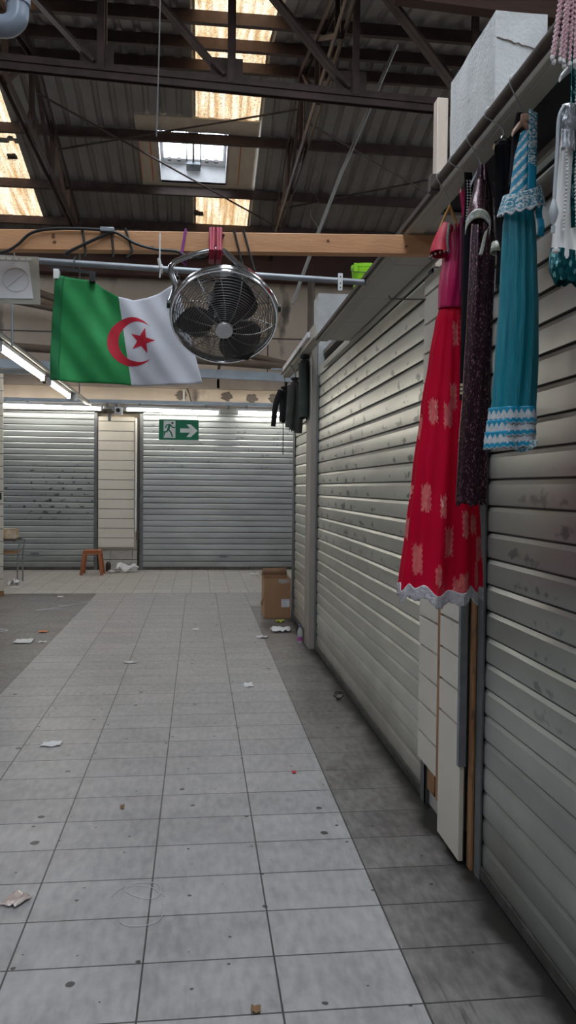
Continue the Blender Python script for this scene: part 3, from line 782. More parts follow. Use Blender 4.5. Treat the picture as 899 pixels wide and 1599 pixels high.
solo('black_cable', MB().tube(smooth_path([(-.95, Yc, 2.585), (-.82, Yc, 2.60), (-.76, Yc, 2.632), (-.70, Yc, 2.686), (-.60, Yc, 2.708), (-.43, Yc, 2.712), (-.35, Yc, 2.702), (-.27, Yc, 2.66), (-.18, Yc, 2.640), (-.10, Yc, 2.636), (-.07, Yc, 2.622), (.0, Yc + .0, 2.610), (.04, Yc, 2.625), (.08, Yc, 2.68), (.10, Yc - .005, 2.715)]), .0065, 8), M['black'],
     'black electric cable looped along the pine beam to the fan', 'cable', (-.4, Yc, 2.66))
b = MB()
b.tube(smooth_path([(-.38, 3.452, 2.70), (-.47, 3.452, 2.655), (-.55, 3.452, 2.612), (-.565, 3.452, 2.60)]), .007, 8)
solo('black_cable', b, M['black'], 'short black cable slanting down the pine beam above the flag', 'cable', (-.45, 3.45, 2.65))
solo('cable_joint', MB().box(-.42, -.36, 3.44, 3.47, 2.702, 2.722), M['galv'], 'grey taped cable joint on the pine beam above the flag', 'cable', (-.4, 3.45, 2.7), bevel=.004)
def loop_tie(x, lab, dx=0, z0=None, m='black', r=.005):
    zt, zb = BZ(x) + .048, (BZ(x) - .05 if z0 is None else z0)
    pts = [(x, 3.462, zt), (x, 3.538, zt), (x, 3.538, zb), (x + dx, 3.462, zb)]
    solo('cable_tie', MB().tube([V(p) for p in pts], r, 6, closed=True), M[m], lab, 'tie', (x, 3.5, zb), 'ties around the pine beam')
loop_tie(-.495, 'black cable tie around the pine beam, first one from the left', .015)
loop_tie(-.375, 'black cable tie around the pine beam, second one from the left', .01)
loop_tie(-.315, 'black cable tie around the pine beam, third one from the left', .03)
loop_tie(.145, 'black cable tie around the pine beam just right of the red ribbon', .04, 2.585)
loop_tie(.185, 'black cable tie around the pine beam, farthest right above the fan', .05, 2.57)
M['purple'] = mat('purple_ribbon', (.30, .05, .30), None, .6)
M['redrib'] = mat('red_ribbon', (.45, .03, .07), (.3, .02, .05), .55, 0, 20)
loop_tie(-.062, 'purple string tied around the pine beam left of the fan handle', -.02, 2.60, 'purple', .006)
b = MB()
for x in (.045, .075):
    for k in range(2): b.tube([V(p) for p in ((x + k * .012, 3.452, BZ(x) + .05), (x + k * .012, 3.542, BZ(x) + .05), (x + k * .01, 3.535, 2.615), (x + k * .01, 3.44, 2.61), (x + k * .01, 3.414, 2.635))], .008, 6, closed=True)
solo('red_ribbon', b, M['redrib'], 'red ribbon tying the fan handle up to the pine beam', 'ribbon', (.06, 3.5, 2.64))
b = MB(); b.tube(smooth_path([(-.17, 3.455, 2.71), (-.17, 3.45, 2.62), (-.172, 3.45, 2.58), (-.165, 3.45, 2.57), (-.17, 3.45, 2.52)]), .0035, 6); b.tube([(-.174, 3.447, 2.60), (-.166, 3.447, 2.56)], .008, 6)
solo('white_string', b, M['cord'], 'white string dangling from the pine beam beside the fan', 'string', (-.17, 3.45, 2.6))

# ------------------------------------------------------------------ fan
FC = V((.105, 3.46, 2.368)); 
ax = V((-.02, -math.cos(math.radians(44)), -math.sin(math.radians(44)))).normalized()
ex = V((1, 0, 0)); ex = (ex - ax * ex.dot(ax)).normalized(); ey = ax.cross(ex)
FR = Matrix(((ex.x, ey.x, ax.x), (ex.y, ey.y, ax.y), (ex.z, ey.z, ax.z)))
def FP(r, a, d): return FC + FR @ V((r * math.cos(a), r * math.sin(a), d))
t = thing('metal_fan', 'round chrome cage fan with dark blades hung from the pine beam', 'fan', FC)
RR = .226
ring = lambda r, d, n=72: [FP(r, 2 * PI * k / n, d) for k in range(n)]
b = MB(); b.tube(ring(RR, 0), .008, 8, True); b.tube(ring(RR, .018), .005, 6, True); b.tube(ring(RR, -.018), .005, 6, True)
obj('rim', b, M['chrome'], t)
def dome(r, depth): return depth * (1 - (r / RR) ** 3.2)
for nm, dep, nr in (('front_guard', .11, 21), ('rear_guard', -.06, 16)):
    b = MB()
    for i in range(1, nr): 
        r = .045 + (RR - .045) * i / nr
        b.tube(ring(r, dome(r, dep), 56), .0016, 4, True)
    for k in range(14 if dep > 0 else 12):
        a = 2 * PI * k / (14 if dep > 0 else 12) + .1
        b.tube([FP(r, a + .25 * (r / RR), dome(r, dep) - .003) for r in [.04 + (RR - .04) * j / 8 for j in range(9)]], .0025, 4)
    obj(nm, b, M['wire'], t)
b = MB(); b.lathe([(.001, .118), (.036, .116), (.039, .110), (.039, .100), (.001, .098)], FC, FR.to_4x4(), 32)
o = obj('badge', b, M['badge'], t); o['label'] = 'round satin silver badge'
b = MB(); b.lathe([(.001, .045), (.04, .045), (.045, .03), (.045, -.02), (.07, -.03), (.072, -.13), (.05, -.155), (.001, -.158)], FC, FR.to_4x4(), 28)
obj('motor', b, M['black'], t)
for k in range(3):
    a0 = math.radians(62 + 120 * k); b = MB()
    def bl(u, v):
        r = .035 + .175 * v
        wdt = math.radians(30 + 62 * math.sin(PI * min(1, v * .75 + .22)) ** 1.0) * (1 - .55 * max(0, v - .75) / .25)
        a = a0 + (u - .5) * wdt + .15 * v
        return FP(r, a, .03 - (u - .5) * .075 * (1 - .2 * v))
    b.grid(bl, 10, 12)
    obj('blade', b, M['blade'], t, solid=.004)
hp = smooth_path([(-.128, 3.48, 2.42), (-.105, 3.47, 2.49), (-.122, 3.45, 2.545), (-.112, 3.44, 2.583), (-.034, 3.435, 2.617), (.035, 3.435, 2.637), (.094, 3.435, 2.643), (.165, 3.44, 2.588), (.245, 3.445, 2.533), (.30, 3.455, 2.48), (.335, 3.47, 2.41)], 6)
obj('handle_tube', MB().tube(hp, .012, 12), M['chrome'], t)
o = obj('handle_grip', MB().tube([(.20, 3.4425, 2.564), (.262, 3.448, 2.518)], .0155, 12), mat('maroon_grip', (.16, .03, .03), None, .5), t); o['label'] = 'maroon grip sleeve'
for x in (-.128, .338): obj('pivot_knob', MB().tube([(x + .012 * (1 if x < 0 else -1), 3.475, 2.415), (x - .012 * (1 if x < 0 else -1), 3.475, 2.415)], .018, 12), M['black'], t)

# ------------------------------------------------------------------ flag
FT = [(-.737, 2.717), (-.64, 2.706), (-.548, 2.70), (-.50, 2.665), (-.42, 2.617), (-.345, 2.60), (-.27, 2.618), (-.19, 2.66), (-.118, 2.697)]
FB = [(-.768, 2.180), (-.66, 2.168), (-.55, 2.165), (-.45, 2.162), (-.353, 2.160), (-.25, 2.165), (-.15, 2.17), (-.06, 2.176), (.018, 2.183)]
def lut(tb, u):
    k = u * (len(tb) - 1); i = min(int(k), len(tb) - 2); f = k - i
    return tb[i][0] + (tb[i + 1][0] - tb[i][0]) * f, tb[i][1] + (tb[i + 1][1] - tb[i][1]) * f
def flag_y(x, z):
    s = (2.7 - z)
    d = .030 * math.sin((x * 9 + s * 6)) * (.35 + s) + .017 * math.sin(x * 21 - s * 11 + 1) * (.5 + .6 * s) + .006 * math.sin(x * 44 - s * 30)
    d += .02 * math.exp(-((x + .52 - s * .35) / .04) ** 2) * max(0, 1 - s * 2) + .015 * math.exp(-((x + .2 + s * .15) / .05) ** 2)
    return 4.25 + d
def flag_xz(u, v):
    a = lut(FT, u); b_ = lut(FB, u); x = a[0] + (b_[0] - a[0]) * v; z = a[1] + (b_[1] - a[1]) * v
    if u < .5: x -= .012 * math.sin(PI * v) * (1 - 2 * u)
    return x, z
def FL(u, v):
    x, z = flag_xz(u, v); return V((x, flag_y(x, z), z))
def cloth(nm, c, c2=None, tr=.3): return mat(nm, c, c2, .75, 0, 8, trans=tr, sheen=0)
M['fgreen'] = cloth('flag_green', (.03, .36, .10)); M['fwhite'] = cloth('flag_white', (.72, .73, .78), (.70, .71, .76)); M['fred'] = cloth('flag_red', (.62, .015, .04), None, .2)
M['fhoist'] = cloth('flag_hoist', (.01, .20, .06), None, .15)
t = thing('hanging_flag', 'green and white flag with red crescent and star behind the fan', 'flag', (-.36, 4.25, 2.7))
o = obj('cloth', MB().grid(FL, 72, 44, mi=lambda u, v: 0 if u < .5 else 1), [M['fgreen'], M['fwhite']], t, solid=.0015)
e = MB(); e.grid(lambda u, v: FL(u * .055, v) + V((0, -.002, 0)), 4, 40)
obj('hoist_band', e, M['fhoist'], t, solid=.003)
# crescent: strip between an outer and an inner circle
oc, orr = V((-.352, 2.385)), .125; ic, irr = V((-.318, 2.386)), .102
d = (ic - oc).length; cosA = (orr ** 2 + d * d - irr ** 2) / (2 * orr * d); A = math.acos(max(-1, min(1, cosA)))
A2 = math.acos(max(-1, min(1, -(irr ** 2 + d * d - orr ** 2) / (2 * irr * d)))); A2 = math.atan2(orr * math.sin(A), orr * math.cos(A) - d)
def cres(side):
    def fn(u, v):
        t1 = A + (2 * PI - 2 * A) * u; t2 = A2 + (2 * PI - 2 * A2) * u
        p = V((oc.x + orr * math.cos(t1), oc.y + orr * math.sin(t1))); q = V((ic.x + irr * math.cos(t2), ic.y + irr * math.sin(t2)))
        w = p + (q - p) * v
        return V((w.x, flag_y(w.x, w.y) + side * .0022, w.y))
    return fn
b = MB(); b.grid(cres(-1), 56, 5); b.grid(cres(1), 56, 5)
sc_ = V((-.297, 2.392)); n5 = []
for k in range(10):
    r_ = .067 if k % 2 == 0 else .026; a = PI * k / 5 + PI / 10 * 0 + math.radians(5)
    n5.append((sc_.x + r_ * math.cos(a), sc_.y + r_ * math.sin(a)))
for side in (-1, 1):
    for k in range(10):
        p, q = n5[k], n5[(k + 1) % 10]
        pts = [V((sc_.x, sc_.y))]; N_ = 4; idx = len(b.v)
        for j in range(N_ + 1):
            for i in range(N_ + 1 - j):
                x = sc_.x + (p[0] - sc_.x) * i / N_ + (q[0] - sc_.x) * j / N_; z = sc_.y + (p[1] - sc_.y) * i / N_ + (q[1] - sc_.y) * j / N_
                b.v.append(V((x, flag_y(x, z) + side * .0024, z)))
        off = [0]
        for j in range(N_): off.append(off[-1] + N_ + 1 - j)
        for j in range(N_):
            for i in range(N_ - j):
                b.f.append([idx + off[j] + i, idx + off[j] + i + 1, idx + off[j + 1] + i]); b.m.append(0)
                if i < N_ - j - 1: b.f.append([idx + off[j] + i + 1, idx + off[j + 1] + i + 1, idx + off[j + 1] + i]); b.m.append(0)
o = obj('crescent_and_star', b, M['fred'], t); o['label'] = 'red crescent and star emblem'
t = thing('trouser_hanger', 'thin black clip hanger holding the green corner of the flag', 'hanger', (-.65, 4.25, 2.73))
obj('bar', MB().bar((-.765, 4.25, 2.758), (-.535, 4.25, 2.735), .012, .016), M['black'], t)
for x, z in ((-.735, 2.73), (-.555, 2.722)): obj('clip', MB().box(x - .014, x + .014, 4.225, 4.275, z - .035, z + .015), M['black'] if x > -.7 else M['cord'], t, bevel=.002)
obj('hook', MB().tube(smooth_path([(-.65, 4.25, 2.745), (-.65, 4.26, 2.80), (-.648, 4.30, 2.828), (-.65, 4.325, 2.80)]), .004, 6), M['black'], t)
t = thing('black_clip', 'small black clip holding the white corner of the flag by the fan handle', 'clip', (-.12, 4.25, 2.7))
obj('jaws', MB().box(-.135, -.105, 4.235, 4.285, 2.68, 2.715), M['black'], t, bevel=.003)
obj('loop', MB().tube([V((-.12 + .014 * math.cos(a), 4.26, 2.728 + .014 * math.sin(a))) for a in [k * PI / 5 for k in range(10)]], .004, 6, True), M['black'], t)
obj('cord', MB().tube([(-.12, 4.265, 2.735), (-.12, 4.30, 2.80)], .003, 6), M['black'], t)

# galvanised pipe
t = thing('galvanised_pipe', 'galvanised pipe running behind the flag to the canopy', 'pipe', (0, 4.3, 2.78))
obj('pipe', MB().tube([(-3, 4.3, 2.858), (.90, 4.3, 2.757)], .0165, 14), M['galv'], t)
o = obj('bracket', MB().box(.742, .768, 4.272, 4.284, 2.70, 2.795), M['white'], t, bevel=.003); o['label'] = 'white perforated bracket'
b = MB()
for z in (2.718, 2.74, 2.775): b.tube([(.755, 4.2715, z), (.755, 4.275, z)], .004, 8)
obj('bracket_holes', b, M['black'], o)
obj('strap', MB().tube([V((-.20, 4.3 + .02 * math.cos(a), 2.785 + .02 * math.sin(a))) for a in [k * PI / 8 for k in range(16)]], .005, 6, True), M['cord'], t)

# sign in a plastic pocket at left
t = thing('paper_notice', 'white paper notice in a plastic pocket hanging at the left edge', 'sign', (-.83, 3.6, 2.52))
sx = lambda x, z: V((x + (2.62 - z) * .03, 3.6, z))
obj('plastic_pocket', MB().prism([(-.96, 2.625), (-.70, 2.628), (-.692, 2.422), (-.96, 2.42)], lambda a, b_, d: V((a, 3.6 + d, b_)), 0, .003), M['sleeve'], t)
obj('sheet', MB().prism([(-.93, 2.60), (-.742, 2.603), (-.722, 2.445), (-.93, 2.44)], lambda a, b_, d: V((a, 3.6 + d, b_)), -.004, -.001), M['paper'], t)
b = MB(); b.tube([V((-.795 + .055 * math.cos(a), 3.5955, 2.525 + .052 * math.sin(a))) for a in [k * PI / 24 for k in range(48)]], .0022, 5, True); b.tube([(-.832, 3.5955, 2.488), (-.757, 3.5955, 2.562)], .0022, 5)
o = obj('faded_symbol', b, M['faint'], t); o['label'] = 'faded prohibition circle'
b = MB()
for k in range(5): b.box(-.86 + .028 * k, -.842 + .028 * k, 3.594, 3.597, 2.609, 2.619)
obj('staples', b, M['white'], t)
obj('tie', MB().tube([(-.80, 3.6, 2.62), (-.80, 3.54, 2.67)], .003, 6), M['cord'], t)
solo('hanging_rod', MB().tube([(-1.36, 6.0, 3.25), (-1.352, 6.0, 2.64)], .008, 8), M['galv'], 'short grey rod hanging below the paper notice', 'rod', (-1.35, 6, 2.9))

# lime bucket on the stall roof
BU = V((1.395, 6.7, 3.27))
t = thing('lime_bucket', 'lime green plastic bucket standing above the canopy behind the galvanised pipe', 'bucket', BU)
b = MB(); b.lathe([(.001, .004), (.088, .0), (.116, .22), (.121, .222), (.121, .25), (.113, .25), (.086, .012), (.001, .012)], BU, None, 32)
obj('tub', b, M['lime'], t)
obj('lug', MB().box(BU.x - .115, BU.x - .085, BU.y - .105, BU.y - .09, BU.z + .18, BU.z + .248), M['lime'], t)
obj('handle', MB().tube([V((BU.x + .119 * math.cos(a), BU.y - .12 * math.sin(a), BU.z + .21 - .04 * math.sin(a))) for a in [PI * k / 14 for k in range(15)]], .004, 6), M['greywire'], t)
solo('roof_board', MB().box(1.27, 1.60, 6.45, 6.95, 3.24, 3.27).box(1.30, 1.36, 6.5, 6.9, 3.02, 3.24).box(1.5, 1.56, 6.5, 6.9, 3.02, 3.24), M['block'], 'grey board on the stall roof under the lime bucket', 'board', (1.4, 6.7, 3.02))

# ------------------------------------------------------------------ lights, trays, camera, exit sign
def fluor(label, p, q, top=None):
    p, q = V(p), V(q); t = thing('strip_light', label, 'light', (p + q) / 2, 'fluorescent strip lights')
    d = (q - p).normalized()
    obj('housing', MB().bar(p + V((0, 0, .055)), q + V((0, 0, .055)), .07, .045), M['white'], t, bevel=.005)
    obj('tube', MB().tube([p + d * .03, q - d * .03], .026, 12), M['tube'], t)
    if top:
        for k in (.15, .85):
            c = p + (q - p) * k; obj('clip', MB().box(c.x - .02, c.x + .02, c.y - .012, c.y + .012, c.z + .07, top), M['galv'], t)
    for e, s in ((p, 1), (q, -1)): obj('end_cap', MB().bar(e, e + d * .035 * s, .05, .075), M['white'], t)
fluor('strip light over the rear left shutter', (-3.9, 15.3, 3.115), (-1.80, 15.3, 3.085), 3.2)
fluor('strip light above the exit sign', (-1.38, 15.3, 3.085), (.40, 15.3, 3.055), 3.2)
fluor('strip light at the rear behind the black jacket', (.72, 15.3, 3.07), (2.0, 15.3, 3.055), 3.2)
fluor('sloping strip light at left closest to the camera, under the paper notice', (-2.07, 8.6, 3.06), (-2.07, 10.95, 3.06), 3.15)
fluor('strip light at left ending at the rear corner, beyond the flag', (-2.07, 11.4, 3.06), (-2.07, 13.1, 3.06), 3.15)
b = MB(); b.box(-4.5, 2.2, 15.28, 15.40, 3.20, 3.21); b.box(-4.5, 2.2, 15.27, 15.28, 3.20, 3.26)
solo('cable_tray', b, M['bluetray'], 'perforated metal cable tray above the rear strip lights', 'tray', (0, 15.35, 3.2), smooth=0)
for i, x in enumerate((-3.2, -1.6, .55, 1.9)):
    solo('tray_bracket', MB().box(x, x + .04, 15.28, 15.975, 3.165, 3.198), M['galv'], ('bracket of the cable tray over the rear left shutter', 'bracket of the cable tray over the cream rear pillar', 'bracket of the cable tray right of the exit sign', 'bracket of the cable tray at the jackets')[i], 'bracket', (x, 15.6, 3.18), 'cable tray brackets')
t = thing('left_stall_frame', 'grey steel frame carrying the strip lights over the left stall', 'frame', (-2.0, 11, 3.15))
obj('beam', MB().box(-2.10, -2.04, 6.5, 15.26, 3.15, 3.22), M['rail'], t, bevel=.003)
obj('white_trim', MB().box(-2.03, -2.0, 6.5, 15.26, 3.14, 3.17), M['beige'], t)
obj('cross_bar', MB().box(-6.5, -2.10, 9.0, 9.06, 3.15, 3.21), M['rail'], t)
obj('cross_bar', MB().box(-6.5, -2.10, 12.02, 12.08, 3.26, 3.32), M['rail'], t)
obj('end_bracket', MB().box(-2.12, -1.98, 13.3, 13.34, 3.02, 3.15), M['galv'], t)
obj('hanger', MB().box(-2.08, -2.06, 7.0, 7.02, 3.22, 6.2).box(-2.08, -2.06, 14.2, 14.22, 3.22, 6.2), M['rail'], t)
# security cameras
t = thing('security_camera', 'small white security camera above the cream rear pillar', 'camera', (-1.5, 15.3, 3.06))
obj('body', MB().box(-1.58, -1.44, 15.24, 15.45, 2.99, 3.13), M['white'], t, bevel=.012)
obj('lens', MB().tube([(-1.51, 15.245, 3.06), (-1.51, 15.232, 3.06)], .04, 20), M['black'], t)
obj('bracket', MB().box(-1.53, -1.49, 15.36, 15.40, 3.13, 3.2), M['white'], t)
t = thing('junction_box', 'small brown box with a stub beside the security camera', 'box', (-1.72, 15.3, 3.04))
obj('body', MB().box(-1.80, -1.64, 15.28, 15.4, 3.0, 3.09), M['brownpipe'], t, bevel=.006)
obj('knob', MB().tube([(-1.745, 15.28, 3.03), (-1.745, 15.26, 3.03)], .03, 14), M['dark_rail'], t)
obj('stub', MB().box(-1.70, -1.65, 15.28, 15.33, 2.86, 3.0), M['galv'], t)
obj('bracket', MB().box(-1.74, -1.70, 15.33, 15.36, 3.09, 3.2), M['galv'], t)
# exit sign
YS = 15.1
t = thing('exit_sign', 'green exit sign with running figure and arrow hanging from white cords', 'sign', (-.37, YS, 2.9))
S0x, S1x, S0z, S1z = -.742, -.003, 2.515, 2.895
def sg(px, py): return (S0x + (px - 505) / 298 * (S1x - S0x), S1z - (py - 284) / 156 * (S1z - S0z) - (px - 505) / 298 * .0)
obj('board', MB().box(S0x, S1x, YS, YS + .02, S0z, S1z), M['exitgreen'], t, bevel=.003)
def flat(mb, poly, d): mb.prism([sg(*p) for p in poly], lambda a, b_, q: V((a, YS - q, b_)), .0005, d)
b = MB(); flat(b, [(540, 294), (628, 294), (628, 426), (540, 426)], .003)
o = obj('door_symbol', b, M['exitwhite'], t); o['label'] = 'white doorway symbol'
def limb(mb, pts, w, d):
    for p, q in zip(pts, pts[1:]):
        p, q = V(p), V(q); n_ = (q - p).normalized(); n_ = V((-n_.y, n_.x)) * w / 2; e_ = (q - p).normalized() * w * .3
        flat(mb, [tuple(p - e_ + n_), tuple(q + e_ + n_), tuple(q + e_ - n_), tuple(p - e_ - n_)], d)
b = MB(); flat(b, [(606 + 9 * math.cos(a), 311 + 9 * math.sin(a)) for a in [k * PI / 8 for k in range(16)]], .005)
limb(b, [(585, 325), (574, 364)], 18, .0051); limb(b, [(592, 326), (606, 345), (624, 344)], 9, .0052); limb(b, [(582, 324), (563, 327), (553, 347)], 9, .0053)
limb(b, [(576, 362), (594, 382), (606, 414)], 11, .0054); limb(b, [(573, 362), (562, 379), (532, 380)], 11, .0055)
flat(b, [(541, 385), (555, 385), (541, 425)], .0035)
o = obj('running_figure', b, M['exitgreen'], t); o['label'] = 'green running figure'
b = MB(); flat(b, [(664, 351), (738, 351), (712, 319), (744, 319), (795, 367), (744, 416), (712, 416), (738, 383), (664, 383)], .003)
o = obj('arrow', b, M['exitwhite'], t); o['label'] = 'white arrow pointing right'
for x in (-.72, -.025): obj('cord', MB().tube([(x, YS + .01, 2.89), (x, YS + .16, 3.10)], .006, 6), M['cord'], t)
# pipes on the rear wall
def pipe(lab, pts, r, m, name='wall_pipe'):
    solo(name, MB().tube([V(p) for p in pts], r, 14), M[m], lab, 'pipe', pts[0], 'pipes on the rear wall')
pipe('long brown pipe on the rear wall sloping down behind the flag and fan', [(-4.5, 15.0, 4.20), (2.3, 15.0, 3.90)], .075, 'brownpipe')
pipe('short brown pipe on the rear wall dropping from behind the fan', [(.55, 15.15, 4.24), (1.05, 15.15, 4.12), (1.7, 15.15, 3.99)], .06, 'brownpipe')
pipe('brown pipe high on the rear wall between the notice and the flag', [(-4.6, 15.4, 5.75), (-2.9, 15.4, 5.20), (-1.9, 15.4, 4.90)], .07, 'brownpipe')
pipe('brown pipe high on the rear wall, lower of the two beside the flag', [(-4.6, 15.4, 5.25), (-2.9, 15.4, 4.98), (-1.9, 15.4, 4.80)], .06, 'brownpipe')
pipe('dark upright pipe on the rear wall above the far pier', [(2.15, 15.4, 5.72), (2.15, 15.4, 4.4)], .07, 'brownpipe')
solo('cable_duct', MB().bar((-4.5, 15.1, 3.87), (2.3, 15.1, 3.72), .12, .16), M['bluetray'], 'pale blue cable duct on the rear wall under the brown pipe', 'duct', (0, 15.1, 3.8), bevel=.005)
for i, x in enumerate((-3.0, -1.2, .35, 1.7)):
    solo('pipe_bracket', MB().box(x, x + .05, 14.9, 15.98, 3.90, 3.935).box(x, x + .05, 15.86, 15.98, 3.6, 3.9), M['dark_rail'], ('wall bracket under the brown pipe at the left edge', 'wall bracket hidden behind the green half of the flag', 'wall bracket below the fan cage', 'wall bracket near the jackets')[i], 'bracket', (x, 15.5, 3.9), 'pipe brackets')
solo('wall_cable', MB().tube([(-.30, 15.9, 3.55), (-.30, 15.9, 3.30)], .02, 8), M['cord'], 'white cable running down the wall below the flag', 'cable', (-.3, 15.9, 3.4))
solo('wall_cable', MB().tube(smooth_path([(-.26, 15.9, 3.62), (-.2, 15.9, 3.5), (-.16, 15.9, 3.35), (-.12, 15.9, 3.27)]), .012, 8), M['black'], 'dark curved cable on the wall below the flag', 'cable', (-.2, 15.9, 3.4))

# ------------------------------------------------------------------ garments
def tubecloth(mb, rows, Y, folds, amp, nu=64, nv=70, mi=0, phase=0, sway=0, ragged=0, slant=0):
    """rows: (z, x_left, x_right, depth) from top to bottom; a pleated closed sleeve of cloth."""
    zt, zb = rows[0][0], rows[-1][0]
    def fn(u, v):
        z = zt + (zb - zt) * v; xl, xr, dp = interp(rows, z)
        a = 2 * PI * u; c, s = math.cos(a), math.sin(a)
        k = amp(v) if callable(amp) else amp
        w = math.sin(folds * a + phase + 1.3 * math.sin(3 * v + 2 * a)) * .6 + .4 * math.sin((folds * 2 + 1) * a + phase * 2 + 2 * v)
        x = (xl + xr) / 2 + (xr - xl) / 2 * c * (1 + .0 * w) + k * w * c * .5
        y = Y + dp / 2 * s + k * w * s
        zz = z + (ragged * (.5 * math.sin(5 * a + 1) + .5 * math.sin(11 * a)) * v ** 8 if ragged else 0)
        zz += slant * c * (1 - v) ** 3
        return V((x + sway * math.sin(2.2 * v + 1), y, zz))
    return mb.grid(fn, nu, nv, mi, wrap=True)

def hanger(label, x, Y, ztop, half, m, tilt=.0, drop=.09, shoulder=.03):
    t = thing('clothes_hanger', label, 'hanger', (x, Y, ztop - .06), 'clothes hangers on the dark rail')
    pts = []
    for k in range(11):
        a = -.4 + k / 10 * (PI + .9); pts.append(V((.885 + .021 * math.cos(a) , Y, 2.785 + .021 * math.sin(a))))
    pts = pts[::-1]; pts = pts[::-1]
    pts.append(V((x - .004, Y, ztop - .03))); pts.append(V((x, Y, ztop - .06)))
    obj('hook', MB().tube(smooth_path(pts, 3), .0019, 6), M['hookwire'], t)
    b = MB(); n = 14
    def arm(u, v):
        s = (u - .5) * 2
        zz = ztop - .06 - drop * abs(s) ** 1.15 - .0
        a = 2 * PI * v
        return V((x + half * s + .006 * math.cos(a) * 0, Y + tilt * s + .008 * math.sin(a), zz + .013 * math.cos(a) * (1 - .35 * abs(s))))
    b.grid(lambda u, v: arm(v, u), 10, 20, wrap=True)
    for s in (0, 1): b.add([arm(s, k / 10) for k in range(10)], [tuple(range(10))])
    obj('shoulder_bar', b, M[m], t)
    return t
M['hookwire'] = mat('hanger_wire', (.40, .40, .41), None, .4, .6)
M['hwood'] = mat('varnished_hanger_wood', (.55, .30, .09), None, .35)
M['hpink'] = mat('pinkish_hanger_wood', (.62, .36, .26), None, .45)
M['hclear'] = mat('pale_plastic_hanger', (.55, .6, .68), None, .2, alpha=.75)

# --- red dress
M['redsheer'] = mat('red_chiffon', (.78, .004, .045), (.62, .003, .035), .6, 0, 6, (1, 1, .2), spec=.1, trans=.35, alpha=.94)
M['magenta'] = mat('magenta_satin', (.60, .008, .11), (.46, .005, .085), .38, 0, 12, (6, 6, .4), sheen=0)
M['wine'] = mat('wine_satin', (.24, .006, .07), None, .4, sheen=0)
M['brocade'] = mat('pink_brocade_patch', (.75, .16, .14), (.60, .06, .09), .4, .1, 60, (1, 1, .5), spots=((.80, .42, .36), 80, .58, (1, 1, .4)), bump=.4)
M['lace'] = mat('silver_lace', (.62, .60, .62), (.40, .38, .42), .5, .2, 60, bump=.6, bscale=120)
M['redcot'] = mat('red_sleeve', (.50, .012, .04), None, .55)
M['trimcol'] = mat('beaded_trim', (.35, .33, .30), (.05, .05, .06), .4, .3, 140)
t = thing('red_dress', 'long red and magenta dress with pink brocade patches and silver hem', 'dress', (.92, 2.88, 2.7))
b = MB()
rows = [(2.60, .892, .985, .07), (2.50, .893, .986, .085), (2.38, .880, .979, .09), (2.30, .879, .969, .075)]
tubecloth(b, rows, 2.88, 5, .004, 48, 30, slant=.055)
obj('bodice', b, M['magenta'], t, solid=.0015)
b = MB(); 
for xa, xb, m_ in ((.948, .962, 0), ):
    b.grid(lambda u, v: V((.938 + .05 * u + .0 * v + (.02 * (1 - v)) * (1 - u), 2.850 - .01 * math.sin(PI * u), 2.60 + .17 * v * (1 - .25 * (1 - u)))), 6, 12)
obj('strap', b, M['magenta'], t, solid=.003)
b = MB(); b.grid(lambda u, v: V((.94 + .045 * u, 2.838 - .004 * math.sin(PI * u), 2.34 + .28 * v)), 5, 14)
o = obj('side_panel', b, M['wine'], t, solid=.002); o['label'] = 'dark wine side panel'
b = MB(); b.tube([V((.925, 2.84, 2.60 - .02 * k)) for k in range(8)], .004, 6)
obj('buttons', b, M['redrib'], t)
rows = [(2.295, .878, .968, .07), (2.25, .866, .972, .09), (2.12, .846, .980, .12), (1.93, .818, .998, .15), (1.69, .79, 1.022, .19), (1.47, .767, 1.041, .215), (1.29, .748, 1.055, .235), (1.262, .745, 1.058, .24)]
PATCH = []
rp = random.Random(11)
for (px_, pz) in ((.845, 1.915), (.895, 1.90), (.985, 1.80), (.945, 1.78), (.82, 1.60), (.875, 1.57), (.955, 1.505), (1.0, 1.505), (.79, 1.375), (1.03, 1.41), (.86, 1.33), (.95, 1.295), (1.02, 1.33), (.925, 2.20), (.955, 2.215), (.975, 2.1), (.915, 1.97), (.93, 1.275), (.90, 1.44)):
    PATCH.append((px_, pz, rp.uniform(.010, .017), rp.uniform(.032, .052)))
for k in range(16): PATCH.append((.78 + .27 * rp.random(), 1.3 + .9 * rp.random(), .018, .04))
zt, zb = rows[0][0], rows[-1][0]
def redmi(u, v):
    z = zt + (zb - zt) * v; xl, xr, dp = interp(rows, z); x = (xl + xr) / 2 + (xr - xl) / 2 * math.cos(2 * PI * u)
    front = u > .5
    for i, (a, c, w, h) in enumerate(PATCH):
        if (i < 19) == front and abs(x - a) < w + .0015 * math.sin(z * 300) and abs(z - c) < h + .005 * math.sin(x * 900 + z * 20) + .006 * math.sin(x * 330): return 1
    return 0
b = MB(); tubecloth(b, rows, 2.88, 5, lambda v: .003 + .020 * v, 300, 240, redmi, .5, .004, .02)
obj('skirt', b, [M['redsheer'], M['brocade']], t)
b = MB(); hz = [(1.276, .746, 1.057, .238), (1.225, .742, 1.062, .246)]
def hem(u, v):
    a = 2 * PI * u; w = math.sin(5 * a + .5 + 1.3 * math.sin(3 + 2 * a)) * .6 + .4 * math.sin(11 * a + 3)
    x = .9015 + .156 * math.cos(a) + .023 * w * math.cos(a) * .5; y = 2.88 + .12 * math.sin(a) + .023 * w * math.sin(a) + .004 * math.sin(40 * a) * v
    z = 1.274 - .042 * v - .006 * abs(math.sin(24 * a)) * v + .020 * (.5 * math.sin(5 * a + 1) + .5 * math.sin(11 * a)) - .012 * math.exp(-((u - .78) / .1) ** 2)
    return V((x + .004 * math.sin(3.2), y, z))
b.grid(hem, 160, 8, wrap=True)
